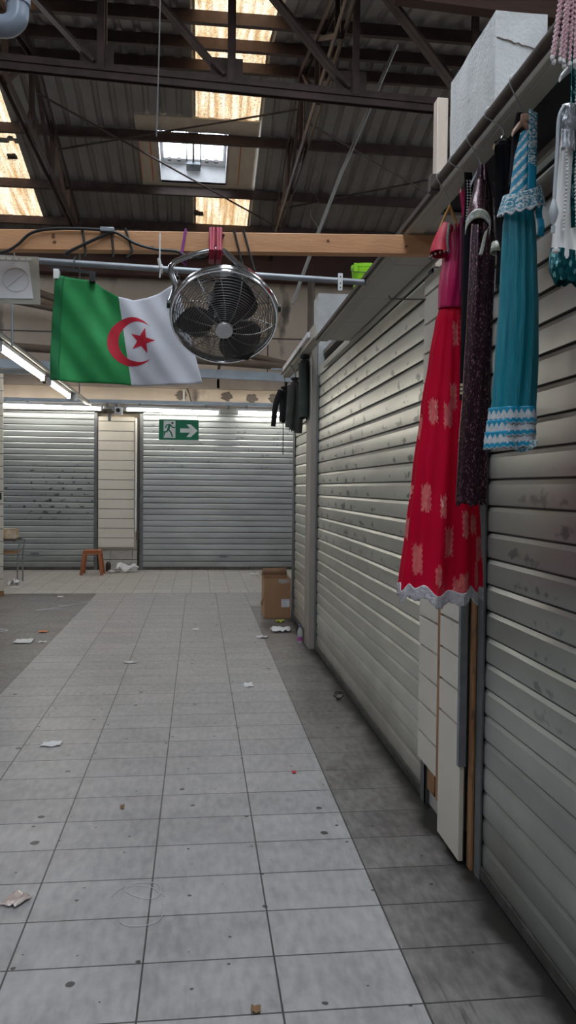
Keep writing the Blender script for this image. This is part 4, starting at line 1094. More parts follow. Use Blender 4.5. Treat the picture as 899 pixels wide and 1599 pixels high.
o = obj('lace_hem', b, M['lace'], t, solid=.003); o['label'] = 'silver lace hem'
b = MB(); b.tube(smooth_path([(.905, 2.87, 2.60), (.885, 2.86, 2.56), (.872, 2.855, 2.52), (.868, 2.85, 2.49)], 5), [.022 + .012 * k / 15 for k in range(16)], 14, caps=False)
sl_ = obj('sleeve', b, M['redcot'], t, solid=.002); sl_['label'] = 'short red sleeve'
b = MB()
for k in range(14):
    a = 2 * PI * k / 14; b.lathe([(.0005, -.005), (.004, -.002), (.004, .002), (.0005, .005)], V((.868 + .036 * math.cos(a), 2.85 + .036 * math.sin(a), 2.488 + .010 * math.cos(a))), None, 6)
obj('bead_trim', b, M['trimcol'], sl_)
b = MB(); b.tube(smooth_path([(.90, 2.835, 2.60), (.893, 2.83, 2.56), (.892, 2.83, 2.52), (.897, 2.83, 2.49)], 4), .006, 8)
obj('braid', b, M['trimcol'], t)
hanger('golden wooden hanger of the red dress', .915, 2.885, 2.735, .055, 'hwood', 0, .13)

# --- black dress between the red and the dark sequinned ones
M['blackcl'] = mat('black_cloth', (.010, .009, .012), (.017, .014, .018), .75, spec=.1, sheen=0)
t = thing('black_dress', 'plain black dress with a white beaded strap, behind the red dress', 'dress', (.93, 2.74, 2.7))
b = MB(); tubecloth(b, [(2.56, .917, .958, .05), (2.45, .918, .958, .05), (2.22, .918, .956, .05), (1.95, .917, .952, .05)], 2.735, 4, .003, 32, 30)
obj('body', b, M['blackcl'], t)
b = MB(); b.grid(lambda u, v: V((.915 + .028 * u + .004 * math.sin(v * 3), 2.725, 2.555 + .185 * v)), 4, 12)
st = obj('strap', b, M['blackcl'], t, solid=.004)
b = MB()
for k in range(15):
    for j in range(2): b.lathe([(.0005, -.004), (.004, 0), (.0005, .004)], V((.924 + .010 * j + .004 * math.sin(k / 5.), 2.7215, 2.57 + .010 * k)), None, 6)
o = obj('beads', b, M['paper'], st); o['label'] = 'white bead embroidery'
b = MB()
for k in range(3): b.box(.905, .930, 2.690, 2.7, 1.992 - k * .014, 2.000 - k * .014)
o = obj('woven_tag', b, mat('yellow_white_tag', (.75, .75, .25), (.8, .8, .75), .6, 0, 90), t); o['label'] = 'yellow and white woven tag'
hanger('thin wire hanger of the black dress', .928, 2.735, 2.77, .022, 'chrome', 0, .03)

# --- dark sequinned dress
def sequin(nm, c1, c2, c3, sc=150):
    m, nt, N, L, B = nodes_of(nm)
    tc = N.new('ShaderNodeTexCoord'); vo = N.new('ShaderNodeTexVoronoi'); vo.inputs['Scale'].default_value = sc
    mp = N.new('ShaderNodeMapping'); mp.inputs['Scale'].default_value = (1, 1, .45)
    L.new(tc.outputs['Object'], mp.inputs[0]); L.new(mp.outputs[0], vo.inputs['Vector'])
    sp = N.new('ShaderNodeSeparateColor'); L.new(vo.outputs['Color'], sp.inputs[0])
    r = ramp(N, [(.0, c1), (.80, c2), (.95, c3)]); L.new(sp.outputs[0], r.inputs[0])
    L.new(r.outputs[0], B.inputs['Base Color']); B.inputs['Roughness'].default_value = .3; B.inputs['Metallic'].default_value = .45
    nm_ = N.new('ShaderNodeBump'); nm_.inputs['Strength'].default_value = .9; nm_.inputs['Distance'].default_value = .004
    L.new(sp.outputs[1], nm_.inputs['Height']); L.new(nm_.outputs[0], B.inputs['Normal'])
    return m
M['sequin'] = sequin('maroon_sequins', (.018, .006, .012), (.055, .018, .030), (.26, .13, .14), 330)
M['gold'] = mat('gold_embroidered_cuff', (.58, .56, .42), (.34, .36, .38), .45, .2, 70, spots=((.75, .75, .78), 90, .55, (1, 1, 1)))
t = thing('sequinned_dress', 'dark maroon sequinned dress with gold embroidered cuffs', 'dress', (.92, 2.55, 2.7))
rows = [(2.69, .902, .928, .04), (2.585, .888, .950, .06), (2.40, .880, .960, .08), (2.19, .875, .955, .085), (1.98, .867, .948, .085), (1.77, .854, .948, .085), (1.585, .847, .948, .085)]
b = MB(); tubecloth(b, rows, 2.55, 3, .008, 64, 90, 0, 2.1, .0, .012)
obj('gown', b, M['sequin'], t)
b = MB(); b.tube(smooth_path([(.905, 2.53, 2.63), (.888, 2.50, 2.57), (.872, 2.47, 2.52), (.868, 2.46, 2.49)], 5), [.018 + .013 * k / 15 for k in range(16)], 14, caps=False)
s1 = obj('sleeve', b, M['sequin'], t)
def cuff(u, v):
    a = PI * 1.15 * u - .1
    return V((.868 + .040 * math.cos(PI - a), 2.44 - .012 * math.sin(a) + .004 * v, 2.468 + .042 * math.sin(a) - .032 * v * (1 - .3 * u)))
b = MB(); b.grid(cuff, 26, 5)
b.grid(lambda u, v: V((.898 + .012 * v - .026 * u, 2.445, 2.448 - .065 * u + .012 * math.sin(u * 5) + .02 * v * (1 - u))), 14, 4)
o = obj('cuff', b, M['gold'], s1, solid=.003); o['label'] = 'gold embroidered cuff'
b = MB(); b.tube(smooth_path([(.945, 2.50, 2.62), (.948, 2.45, 2.50), (.93, 2.41, 2.41), (.918, 2.40, 2.385)], 5), [.014 + .004 * k / 15 for k in range(16)], 12, caps=False)
s2 = obj('sleeve', b, M['sequin'], t)
b = MB(); b.tube([(.920, 2.402, 2.395), (.914, 2.398, 2.365)], .020, 14, caps=False)
o = obj('cuff', b, M['gold'], s2, solid=.003); o['label'] = 'gold embroidered cuff'
hanger('clear plastic hanger of the maroon sequinned dress', .912, 2.555, 2.745, .03, 'hclear', 0, .05)

# --- black gauze garment
M['gauze'] = mat('black_gauze', (.012, .012, .015), None, .8, spec=.1, alpha=.86)
t = thing('gauze_garment', 'sheer black gauze garment hanging beside the turquoise dress', 'garment', (.93, 2.38, 2.7))
b = MB(); tubecloth(b, [(2.70, .897, .955, .03), (2.55, .90, .965, .05), (2.36, .915, .955, .05), (2.25, .91, .94, .03)], 2.39, 4, .008, 36, 36, 0, .7, 0, .03)
obj('body', b, M['gauze'], t)
hanger('thin wire hanger of the black gauze garment', .925, 2.39, 2.775, .03, 'chrome', 0, .03)

# --- turquoise dress
M['teal'] = mat('turquoise_pleats', (.0, .24, .31), (.0, .13, .19), .42, 0, 40, (2, 2, .12), bump=.5, bscale=160, sheen=0)
M['teal2'] = mat('teal_bright_band', (.0, .25, .42), None, .45)
M['tealsil'] = mat('teal_silver_brocade', (.60, .62, .60), (.25, .34, .36), .4, .3, 140, (1, 1, 1), lo=.45, hi=.6, bump=.4)
M['wlace'] = mat('white_lace', (.68, .68, .70), (.45, .47, .50), .6, 0, 120, bump=.5)
M['tlace'] = mat('turquoise_white_lace', (.66, .70, .70), (.0, .20, .30), .6, 0, 130, (1, 1, 1.4), lo=.44, hi=.54, bump=.5)
t = thing('turquoise_dress', 'turquoise pleated dress with silver striped top and white lace tiers', 'dress', (.9, 2.18, 2.65))
rows = [(2.43, .856, .930, .06), (2.38, .848, .940, .07), (2.30, .846, .944, .08), (2.15, .843, .951, .09), (2.0, .834, .954, .09), (1.88, .826, .951, .09), (1.852, .824, .950, .09)]
b = MB(); tubecloth(b, rows, 2.18, 6, .007, 84, 60, 0, 1.0)
obj('skirt', b, M['teal'], t)
b = MB(); tubecloth(b, [(2.64, .897, .927, .035), (2.56, .880, .930, .045), (2.50, .872, .928, .05), (2.42, .860, .926, .055)], 2.185, 3, .003, 120, 110, mi=lambda u, v: 1 if ((2.64 - .22 * v) * 30 - math.cos(2 * PI * u) * 1.0) % 1 < .42 else 0)
obj('bodice', b, [M['teal2'], M['tealsil']], t)
b = MB(); b.grid(lambda u, v: V((.905 + .024 * u, 2.150, 2.44 + .25 * v - .012 * u)), 4, 12, mi=lambda u, v: 1 if v < .45 else 0)
obj('strap', b, [M['tlace'], M['teal2']], t, solid=.004)
def frill(u, v):
    a = 2 * PI * u; r = .045 + .012 * v + .004 * math.sin(9 * a) * v
    x = .895 + (r + .004) * 1.05 * math.cos(a); y = 2.165 + r * .85 * math.sin(a)
    z = 2.47 - .055 * v + .022 * math.cos(a - .6) + .004 * math.sin(14 * a) * v
    return V((x, y, z))
b = MB(); b.grid(frill, 216, 16, wrap=True, mi=lambda u, v: 1 if v > .86 else 2)
b.grid(lambda u, v: V((.925 + .018 * u, 2.13 + .01 * math.sin(6 * v), 2.43 - .095 * v + .004 * math.sin(25 * v))), 4, 16)
o = obj('frill', b, [M['teal2'], M['wlace'], M['tlace']], t, solid=.003); o['label'] = 'turquoise lace frill'
for k, (z, n) in enumerate(((1.868, 0), (1.836, 1), (1.804, 2))):
    def tier(u, v, z=z, k=k):
        a = 2 * PI * u; c, s = math.cos(a), math.sin(a)
        w = math.sin(6 * a + 1.0) * .007
        return V((.885 - .003 * k + (.0665 + .002 * k + .003 * v) * c + w * c * .5, 2.18 + (.050 + .004 * v) * s + w * s, z - .044 * v - .006 * abs(math.sin(12 * a)) * v - .010 * (1 - c) * .5 * (1 if k else .6)))
    b = MB(); b.grid(tier, 288, 14, wrap=True, mi=lambda u, v: 0 if .10 + .34 * abs((u * 24) % 1 - .5) * 2 < v < .62 + .25 * abs((u * 48) % 1 - .5) or v > .92 else 1)
    o = obj('lace_tier', b, [M['wlace'], M['teal2']], t, solid=.002)
b = MB(); b.grid(lambda u, v: V((.872 + .06 * u, 2.125 + .015 * math.sin(4 * u), 1.772 - .035 * v * math.sin(PI * (.25 + .6 * u)) )), 14, 5)
obj('lace_tier', b, M['tlace'], t, solid=.003)
t = hanger('pinkish wooden hanger of the turquoise dress', .906, 2.195, 2.735, .03, 'hpink', 0, .035)
obj('hook_block', MB().box(.897, .932, 2.185, 2.205, 2.672, 2.695), M['hpink'], t, bevel=.004)
b = MB(); b.tube(smooth_path([(.90, 2.20, 2.70), (.892, 2.21, 2.64), (.888, 2.21, 2.57), (.884, 2.21, 2.50)]), [.006] * 0 or .011, 8)
solo('black_ribbon', b, M['blackcl'], 'wide black ribbon hanging beside the pinkish hanger', 'ribbon', (.89, 2.21, 2.6))

# --- white and teal costume at the right edge
M['satin'] = mat('white_satin', (.82, .80, .78), (.74, .72, .70), .35, sheen=0)
M['silver'] = sequin('silver_beads', (.30, .31, .34), (.55, .56, .60), (.9, .9, .92), 260)
M['tealseq'] = sequin('teal_sequins', (.0, .05, .06), (.0, .12, .14), (.25, .55, .55), 170)
M['plastrap'] = mat('pale_strap', (.52, .55, .58), None, .4)
t = thing('white_costume', 'white satin and teal sequin costume with a silver beaded top', 'garment', (.9, 1.9, 2.5))
b = MB(); tubecloth(b, [(2.55, .886, .905, .03), (2.46, .880, .905, .04), (2.35, .873, .902, .045), (2.27, .866, .905, .05), (2.205, .862, .925, .06)], 1.89, 3, .005, 60, 44, 0, .3, 0, .012)
obj('satin_drape', b, M['satin'], t)
b = MB(); b.grid(lambda u, v: V((.876 + .085 * u + .02 * v * u, 1.868 + .018 * math.sin(u * 7 + v * 2), 2.275 - .075 * v * math.sin(PI * (.2 + .8 * u)) - .0 * u)), 18, 8)
obj('satin_swag', b, M['satin'], t, solid=.003)
b = MB()
b.lathe([(.0005, -.018), (.016, -.012), (.026, .0), (.028, .012), (.018, .02), (.0005, .022)], V((.884, 1.872, 2.515)), Matrix.Rotation(.5, 4, 'Y'), 18)
b.grid(lambda u, v: V((.868 + .036 * u, 1.866 - .012 * math.sin(PI * u), 2.565 - .11 * v)), 8, 12)
o = obj('beaded_top', b, M['silver'], t, solid=.002); o['label'] = 'silver beaded top'
b = MB(); tubecloth(b, [(2.215, .858, .945, .06), (2.18, .855, .95, .07), (2.145, .87, .955, .06)], 1.89, 4, .005, 60, 14, 0, 1.7, 0, .007, slant=-.012)
o = obj('teal_hem', b, M['tealseq'], t); o['label'] = 'teal sequinned hem'
b = MB(); b.grid(lambda u, v: V((.900 + .05 * u, 1.885 + .01 * math.sin(8 * u), 2.72 - .50 * v)), 6, 20)
o = obj('teal_panel', b, M['tealseq'], t, solid=.003); o['label'] = 'teal sequinned panel'
b = MB()
pts = smooth_path([(.872, 1.86, 2.56), (.858, 1.86, 2.53), (.855, 1.86, 2.45), (.851, 1.86, 2.36), (.850, 1.86, 2.325)])
b.tube(pts, .0045, 8); b.lathe([(.0005, -.035), (.007, -.022), (.012, 0), (.007, .02), (.002, .035)], V((.849, 1.86, 2.305)), None, 12); b.box(.845, .853, 1.856, 1.864, 2.255, 2.272)
o = obj('strap_tassel', b, M['plastrap'], t); o['label'] = 'pale strap with leaf shaped end'
b = MB()
for x, z0, z1 in ((.877, 2.46, 2.25), (.905, 2.60, 2.26), (.898, 2.70, 2.55)):
    n = int((z0 - z1) / .009)
    for k in range(n): b.lathe([(.0003, -.004), (.0038, 0), (.0003, .004)], V((x + .003 * math.sin(k * .2), 1.858, z0 - .009 * k)), None, 6)
o = obj('pearl_strings', b, M['paper'], t); o['label'] = 'strings of white pearls'
b = MB(); b.lathe([(.0005, -.008), (.009, -.003), (.009, .004), (.0005, .009)], V((.857, 1.86, 2.212)), None, 10)
obj('pearl_drop', b, M['satin'], t)
hanger('white hanger of the white satin costume', .905, 1.9, 2.735, .028, 'white', 0, .03)

# --- pink bead fringe at the top right corner
M['pinkbead'] = mat('pink_beads', (.82, .56, .60), (.72, .45, .50), .3, 0, 60)
t = thing('beaded_fringe', 'pale pink beaded fringe with silver drops in the top right corner', 'garment', (.86, 1.8, 2.75))
b = MB(); d_ = MB()
for k in range(11):
    u = k / 10; x0 = .832 + .058 * u; xb = .811 + .085 * u; zl = 2.638 - .012 * math.sin(u * PI) ; n = 26
    for j in range(n):
        s = j / (n - 1); z = 2.80 + (zl + .012 - 2.80) * s
        b.lathe([(.0004, -.0048), (.0038, -.002), (.0038, .002), (.0004, .0048)], V((x0 + (xb - x0) * s + .0022 * (-1) ** j * (1 - s * .6), 1.80 + .01 * math.sin(k * 1.9), z)), None, 6)
    d_.lathe([(.0004, -.009), (.005, -.004), (.005, .003), (.0004, .008)], V((xb, 1.80 + .01 * math.sin(k * 1.9), zl)), None, 8)
o = obj('bead_strands', b, M['pinkbead'], t)
o = obj('silver_drops', d_, M['satin'], t); o['label'] = 'silver drop beads'
b = MB(); b.tube([(.825, 1.8, 2.80), (.90, 1.8, 2.80)], .008, 10)
obj('band', b, M['pinkbead'], t)
solo('timber_beam', MB().bar((1.6, 6.6, 5.80), (4.9, 6.6, 5.64), .12, .22), mat('dark_timber', (.10, .05, .035), (.07, .035, .025), .7, 0, 3, (1, 8, 8)), 'dark timber beam crossing above the top of the near pier', 'beam', (2, 6.6, 5.7), bevel=.004)
solo('timber_offcut', MB().bar((1.52, 3.55, 3.59), (1.72, 3.75, 3.78), .05, .04), M['hwood'], 'short wooden offcut leaning at the right of the pier top', 'plank', (1.6, 3.6, 3.66))
# ------------------------------------------------------------------ jackets
M['jgreen'] = mat('dark_green_jacket', (.055, .065, .058), (.035, .042, .038), .8, 0, 8, spec=.1, sheen=0)
M['jgrey'] = mat('grey_jacket', (.085, .085, .078), (.055, .055, .05), .8, 0, 8, spec=.1, sheen=0)
M['jblack'] = mat('black_jacket', (.016, .015, .017), (.025, .024, .026), .8, 0, 8, spec=.1)
def jacket(lab, Y, zs, zb, xl, xr, m, arms):
    t = thing('hanging_jacket', lab, 'jacket', ((xl + xr) / 2, Y, zs), 'jackets hanging from the corner canopy')
    w = xr - xl; xc = (xl + xr) / 2
    rows = [(zs, xc - w * .12, xc + w * .14, .06), (zs - .05, xl + w * .12, xr - w * .1, .10), (zs - .18, xl, xr, .16), (zs - .35, xl + .0, xr, .18), (zb, xl + w * .06, xr - w * .02, .17)]
    b = MB(); tubecloth(b, rows, Y, 4, .010, 44, 36, 0, .6, 0, .02)
    obj('body', b, M[m], t, solid=.003)
    for (p, q, r, r0, r1) in arms:
        pts = smooth_path([p, q, r], 7)
        obj('sleeve', MB().tube(pts, [r0 + (r1 - r0) * k / (len(pts) - 1) for k in range(len(pts))], 12), M[m], t)
    obj('collar', MB().tube([V((xc + .035 * math.cos(a), Y + .05 * math.sin(a), zs + .01)) for a in [k * PI / 7 for k in range(14)]], .015, 8, True), M[m], t)
    obj('hanger_hook', MB().tube(smooth_path([(xc, Y, zs), (xc, Y, zs + .08), (1.0, Y, 3.02)]), .004, 6), M['greywire'], t)
    return t
jacket('dark green jacket hanging beside the taupe post', 8.15, 2.97, 2.35, 1.02, 1.14, 'jgreen', [((1.05, 8.08, 2.90), (1.06, 8.06, 2.62), (1.07, 8.06, 2.36), .05, .036)])
jacket('dark grey jacket hanging in the middle of the three', 8.85, 2.84, 2.28, 1.00, 1.13, 'jgrey', [((1.02, 8.75, 2.76), (1.0, 8.74, 2.5), (.985, 8.74, 2.30), .048, .04), ((1.10, 8.75, 2.76), (1.10, 8.73, 2.45), (1.09, 8.72, 2.24), .05, .042)])
jacket('black jacket with a dangling sleeve, farthest of the three', 9.5, 2.82, 2.42, .96, 1.08, 'jblack', [((.97, 9.44, 2.78), (.905, 9.40, 2.62), (.875, 9.40, 2.36), .042, .028)])
for i, (y, zz) in enumerate(((8.15, 2.98), (8.85, 2.98), (9.5, 2.98))):
    pass
solo('coat_rail', MB().tube([(1.0, 7.9, 3.02), (1.0, 9.7, 3.02)], .01, 8), M['dark_rail'], 'thin dark rail carrying the three jackets', 'rail', (1.0, 8.8, 3.02))
solo('black_strap', MB().tube([(1.0, 9.45, 2.30), (1.0, 9.45, 2.03)], .006, 6).tube([(1.0, 9.45, 2.42), (1.0, 9.45, 2.30)], .006, 6), M['black'], 'thin black strap dangling below the grey jacket', 'strap', (1, 9.45, 2.3))

# ------------------------------------------------------------------ box, stool, table, litter
t = thing('cardboard_box', 'open brown cardboard box standing against the corner shutter', 'box', (1.0, 10.0, 0))
X0, X1, Y0, Y1, ZT = .828, 1.158, 9.82, 10.28, .50
b = MB()
for a in ((X0, X1, Y0, Y0 + .006), (X0, X1, Y1 - .006, Y1), (X0, X0 + .006, Y0 + .006, Y1 - .006), (X1 - .006, X1, Y0 + .006, Y1 - .006)): b.box(*a, 0.002, ZT)
b.box(X0, X1, Y0, Y1, .0, .006)
obj('carton', b, M['cardboard'], t)
b = MB(); b.bar((X0, Y0 + .02, ZT), (X0 - .02, Y0 + .02, ZT - .0), .001, .001)
obj('flap', MB().add([(X0, Y0 + .02, ZT), (X0, Y1 - .02, ZT), (X0 - .03, Y1 - .03, ZT + .04), (X0 - .03, Y0 + .04, ZT + .03)], [(0, 1, 2, 3)]), M['cardboard'], t, solid=.006)
obj('flap', MB().add([(X0, Y1, ZT), (X1, Y1, ZT), (X1 - .01, Y1 + .03, ZT + .09), (X0 + .01, Y1 + .03, ZT + .08)], [(0, 1, 2, 3)]), M['cardin'], t, solid=.006)
obj('flap', MB().add([(X0 + .01, Y0 + .008, ZT), (X1 - .01, Y0 + .008, ZT), (X1 - .02, Y0 + .03, ZT - .12), (X0 + .03, Y0 + .03, ZT - .11)], [(0, 1, 2, 3)]), M['cardin'], t, solid=.005)
lb = obj('shipping_label', MB().box(1.04, 1.14, Y0 - .002, Y0, .145, .245), M['paper'], t); lb['label'] = 'white shipping label'
b = MB()
for k in range(6): b.box(1.048, 1.132 - .02 * (k % 3), Y0 - .0028, Y0 - .002, .155 + .012 * k, .160 + .012 * k)
b.box(1.048, 1.132, Y0 - .0028, Y0 - .002, .228, .240)
obj('print_lines', b, mat('grey_print', (.35, .37, .42), None, .7), lb)
b = MB(); b.grid(lambda u, v: V((1.0 + .14 * u, Y0 - .0025 - .001 * math.sin(9 * u), ZT - .004 - .06 * v * (1 - .5 * abs(u - .4)))), 8, 4)
obj('packing_tape', b, M['clear'], t)
b = MB()
b.tube(smooth_path([(.80, 9.86, .17), (.795, 9.84, .20), (.81, 9.84, .25), (.822, 9.85, .28)]), .014, 8)
solo('brown_tape', b, mat('brown_tape', (.38, .22, .10), None, .4), 'loose brown tape curl on the side of the cardboard box', 'tape', (.81, 9.85, .2))

t = thing('plastic_stool', 'small orange plastic stool in front of the rear pillar', 'stool', (-1.93, 14.95, 0))
sxc, syc, hz_ = -1.93, 14.95, .455
b = MB(); b.box(sxc - .155, sxc + .155, syc - .155, syc + .155, hz_ - .03, hz_)
obj('seat', b, M['stool'], t, bevel=.012)
b = MB()
for s in (-1, 1):
    b.box(sxc - .15, sxc + .15, syc + s * .15 - .008, syc + s * .15 + .008, hz_ - .075, hz_ - .03); b.box(sxc + s * .15 - .008, sxc + s * .15 + .008, syc - .15, syc + .15, hz_ - .075, hz_ - .03)
obj('apron', b, M['stool'], t)
for i in (-1, 1):
    for j in (-1, 1):
        b = MB(); p, q = V((sxc + i * .132, syc + j * .132, hz_ - .03)), V((sxc + i * .185, syc + j * .185, .0))
        b.bar(p, q, .05, .045, (0, 1, 0)); obj('leg', b, M['stool'], t, bevel=.006)
solo('black_bottle', MB().lathe([(.001, 0), (.05, .0), (.052, .12), (.045, .16), (.02, .19), (.001, .2)], (-1.70, 15.42, 0), None, 14), mat('dark_red_bottle', (.03, .012, .012), None, .4), 'dark bottle standing behind the orange stool', 'bottle', (-1.70, 15.42, 0))

t = thing('folding_table', 'small table with bent metal legs at left edge by the rear shutter', 'table', (-3.2, 13.6, 0))
obj('table_top', MB().box(-3.55, -2.98, 13.45, 13.95, .715, .745), M['dark_rail'], t, bevel=.004)
for y in (13.5, 13.9):
    for x, s in ((-2.93, 1), (-3.6, -1)):
        obj('leg', MB().tube(smooth_path([(x - s * .10, y, .70), (x - s * .01, y, .715), (x + s * .01, y, .69), (x - s * .02, y, .52), (x - s * .03, y, .0)]), .013, 10), M['galv'], t)
obj('shelf', MB().box(-3.55, -2.98, 13.5, 13.9, .50, .53), M['stud'], t, bevel=.003)
t = thing('wrapped_parcel', 'golden brown plastic wrapped parcel lying on the small table', 'parcel', (-3.15, 13.65, .745))
b = MB(); rough_box(b, -3.42, -3.0, 13.52, 13.8, .752, .91, .05, .012)
obj('bundle', b, mat('golden_parcel', (.46, .30, .15), (.70, .62, .50), .25, 0, 9), t)

def crumple(label, x, y, sx, sy, h, m, seed, name='paper_scrap', cat='paper', grp='litter on the floor tiles', rot=0):
    b = MB(); cs, sn = math.cos(rot), math.sin(rot)
    def fn(u, v):
        a, c = (u - .5) * sx, (v - .5) * sy
        w = noise.noise(V((u * 3 + seed, v * 3, seed))) ; e = noise.noise(V((u * 2.1, v * 2.3 + seed, 4.4)))
        z = .004 + h * max(0, .5 + .9 * w)
        return V((x + a * cs - c * sn + e * sx * .12, y + a * sn + c * cs + w * sy * .15, z))
    b.grid(fn, 14, 10)
    return solo(name, b, M[m], label, cat, (x, y, 0), grp, solid=.0012, smooth=12)
M['orangep'] = mat('orange_paper', (.75, .26, .05), None, .6)
M['yelp'] = mat('yellow_green_scrap', (.45, .50, .05), None, .5)
M['redp'] = mat('red_scrap', (.6, .02, .03), None, .5)
M['brownp'] = mat('brown_scrap', (.22, .12, .05), None, .7)
M['film'] = mat('shiny_film', (.55, .42, .38), (.75, .70, .68), .12, .3, 9)
crumple('crumpled white paper on the dark tiles before the cardboard box', .945, 8.95, .22, .20, .05, 'paper', 1)
crumple('small white scrap just left of the large crumpled paper', .70, 8.58, .12, .10, .015, 'paper', 2)
crumple('yellow green scrap on the floor at the foot of the box', 1.0, 9.55, .10, .12, .03, 'yelp', 3)
crumple('flat white scrap in the middle of the far aisle', -.616, 7.416, .115, .07, .006, 'paper', 4, rot=-.15)
crumple('square white scrap in the right lane of the aisle', .423, 6.505, .075, .13, .005, 'paper', 5)
crumple('white scrap between the far aisle tiles, farthest of the lane scraps', -.02, 9.1, .07, .10, .006, 'paper', 15)
crumple('frayed white scrap in the left lane of the aisle', -.908, 5.086, .13, .09, .006, 'paper', 6, rot=.1)
crumple('shiny pinkish film lying at the left edge of the near floor', -.70, 3.165, .085, .10, .012, 'film', 7, 'film_scrap', 'film', rot=-.5)
crumple('orange paper on the dark floor at left', -1.708, 9.045, .10, .10, .008, 'orangep', 8)
crumple('torn white scrap on the dark floor at left, nearest of the scraps there', -1.80, 8.5, .19, .22, .01, 'paper', 9)
crumple('small white scrap right beside the torn one on the dark floor', -1.60, 8.45, .09, .07, .005, 'paper', 10)
crumple('tiny red scrap on the right lane of the aisle', .556, 4.467, .022, .035, .006, 'redp', 11)
crumple('tiny brown scrap in the middle of the near aisle', -.372, 4.05, .02, .05, .008, 'brownp', 12)
crumple('tiny brown leaf at the bottom edge of the floor', .19, 2.42, .03, .03, .008, 'brownp', 13)
crumple('white scrap under the small table', -2.88, 13.0, .16, .10, .006, 'paper', 14)
crumple('white scrap at the foot of the wide rear shutter', 1.05, 14.9, .18, .16, .01, 'paper', 16)
crumple('white wad at the left edge beyond the slatwall post', -3.0, 13.4, .18, .2, .09, 'paper', 17)
crumple('small white scrap where the dark floor ends', -2.0, 11.9, .08, .10, .006, 'paper', 18)
crumple('clear plastic bag crumpled at the foot of the rear pillar', -1.34, 15.3, .42, .3, .16, 'plasticbag', 19, 'plastic_bag', 'bag')
crumple('flattened clear bag left of the crumpled one at the rear pillar', -1.58, 15.22, .22, .2, .05, 'plasticbag', 21, 'plastic_bag', 'bag')
def strand(label, pts, r=.0016, m='clear'):
    solo('plastic_string', MB().tube(smooth_path(pts, 6), r, 5), M[m], label, 'string', pts[0], 'loose strings on the floor')
M['string'] = mat('white_string', (.62, .62, .64), None, .4)
strand('tangled white string on the near floor tiles', [(-.33, 3.16, .004), (-.30, 3.22, .004), (-.24, 3.26, .004), (-.16, 3.25, .004), (-.14, 3.18, .004), (-.16, 3.13, .004), (-.22, 3.14, .004), (-.28, 3.20, .004), (-.26, 3.24, .004), (-.18, 3.22, .004), (-.12, 3.14, .004)], .0014, 'string')
strand('white string curl below the tangled string', [(-.13, 3.09, .004), (-.12, 3.03, .004), (-.14, 2.96, .004), (-.19, 2.935, .004), (-.25, 2.94, .004), (-.28, 2.97, .004)], .0014, 'string')
strand('dark wire loop at the foot of the long shutter', [(1.10, 6.0, .004), (1.06, 6.05, .02), (1.09, 6.12, .03), (1.13, 6.1, .03), (1.12, 6.02, .02), (1.07, 5.98, .01), (1.08, 6.06, .03), (1.13, 6.05, .04)], .005, 'black')
strand('white strands on the dark floor at left', [(-2.0, 11.2, .004), (-1.8, 11.0, .004), (-1.5, 11.4, .004), (-1.9, 10.8, .004), (-2.1, 10.6, .004), (-1.7, 10.75, .004)], .006, 'string')
strand('white strap on the dark floor at the left edge', [(-2.5, 9.2, .004), (-2.3, 9.25, .004), (-2.15, 9.2, .004), (-2.12, 9.1, .004), (-2.3, 9.05, .004)], .008, 'string')
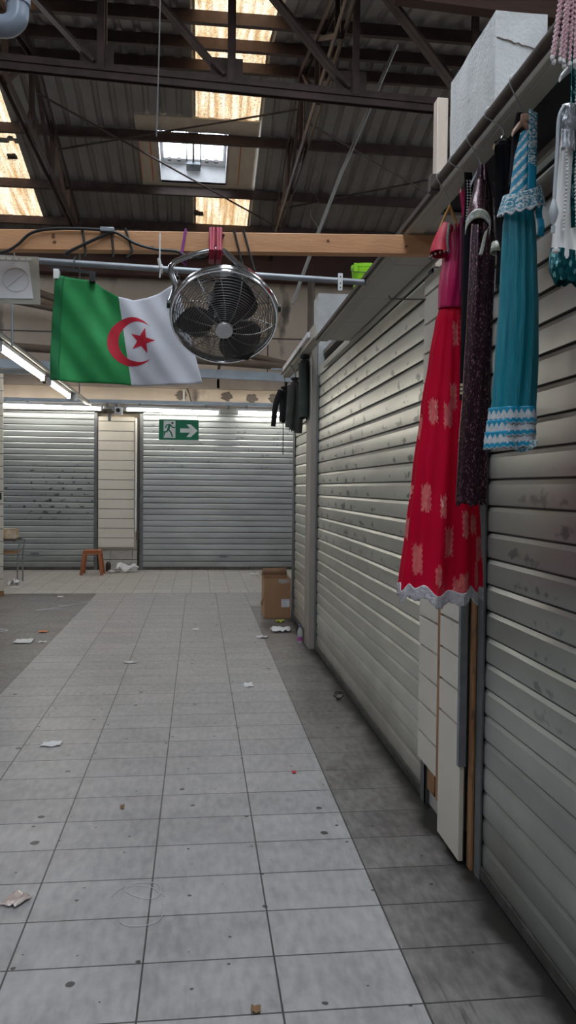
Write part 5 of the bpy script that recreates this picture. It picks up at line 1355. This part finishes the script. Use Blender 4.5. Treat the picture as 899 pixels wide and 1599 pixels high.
# bottle
t = thing('water_bottle', 'small plastic bottle with purple label at the foot of the far post', 'bottle', (1.08, 8.25, 0))
b = MB(); b.lathe([(.001, .002), (.028, .002), (.031, .01), (.031, .05), (.029, .06), (.031, .07), (.031, .12), (.02, .155), (.012, .165), (.012, .185), (.001, .186)], (1.07, 8.23, 0), None, 18)
obj('body', b, M['clear'], t)
obj('label_band', MB().lathe([(.0315, .03), (.0318, .032), (.0318, .072), (.0315, .074)], (1.07, 8.23, 0), None, 18), mat('purple_label', (.20, .06, .30), (.5, .1, .2), .4, 0, 40), t)
obj('cap', MB().lathe([(.001, .20), (.015, .199), (.015, .18), (.001, .179)], (1.07, 8.23, 0), None, 14), mat('violet_cap', (.12, .11, .32), None, .4), t)
t = thing('metal_bolt', 'dark floor latch beside the bottle at the post foot', 'latch', (1.14, 8.75, 0))
obj('plate', MB().box(1.10, 1.165, 8.72, 8.82, .0, .012), M['dark_rail'], t)
obj('loop', MB().tube([V((1.13 + .025 * math.cos(a), 8.77, .05 + .04 * math.sin(a))) for a in [k * PI / 7 for k in range(14)]], .006, 6, True), M['dark_rail'], t)

# ------------------------------------------------------------------ daylight
w = bpy.data.worlds.new('sky'); SC.world = w; w.use_nodes = True
N, L = w.node_tree.nodes, w.node_tree.links
bg = N['Background']; tc = N.new('ShaderNodeTexCoord'); sp = N.new('ShaderNodeSeparateXYZ'); L.new(tc.outputs['Generated'], sp.inputs[0])
r = ramp(N, [(0.0, (.62, .66, .70)), (.35, (.80, .88, 1.0)), (1.0, (.86, .93, 1.0))]); L.new(sp.outputs['Z'], r.inputs[0])
L.new(r.outputs[0], bg.inputs['Color']); bg.inputs['Strength'].default_value = 9.0

for x0, x1, y0, y1 in ((-.3, 1.0, -4.5, 5.0),):   # portals guide sky sampling through the strip open in the added near roof
    for ya, yb, sg_ in ((y0, -.25, 1), (-.25, y1, -1)):
        l = bpy.data.lights.new('rooflight_portal', 'AREA'); l.shape = 'RECTANGLE'; l.size = x1 - x0; l.size_y = math.hypot(yb - ya, .233 * (yb - ya))
        l.cycles.is_portal = True
        o = bpy.data.objects.new('rooflight_portal', l); COL.objects.link(o)
        o.location = ((x0 + x1) / 2, (ya + yb) / 2, near_z((ya + yb) / 2) + .02); o.rotation_euler = (sg_ * math.atan(.233), 0, 0)
vs = SC.view_settings
SC.display_settings.display_device = 'sRGB'
vs.view_transform = 'Standard'; vs.look = 'None'; vs.exposure = .12; vs.gamma = 1; vs.use_curve_mapping = False
SC.cycles.use_denoising = True
SC.cycles.max_bounces = 8; SC.cycles.transparent_max_bounces = 12
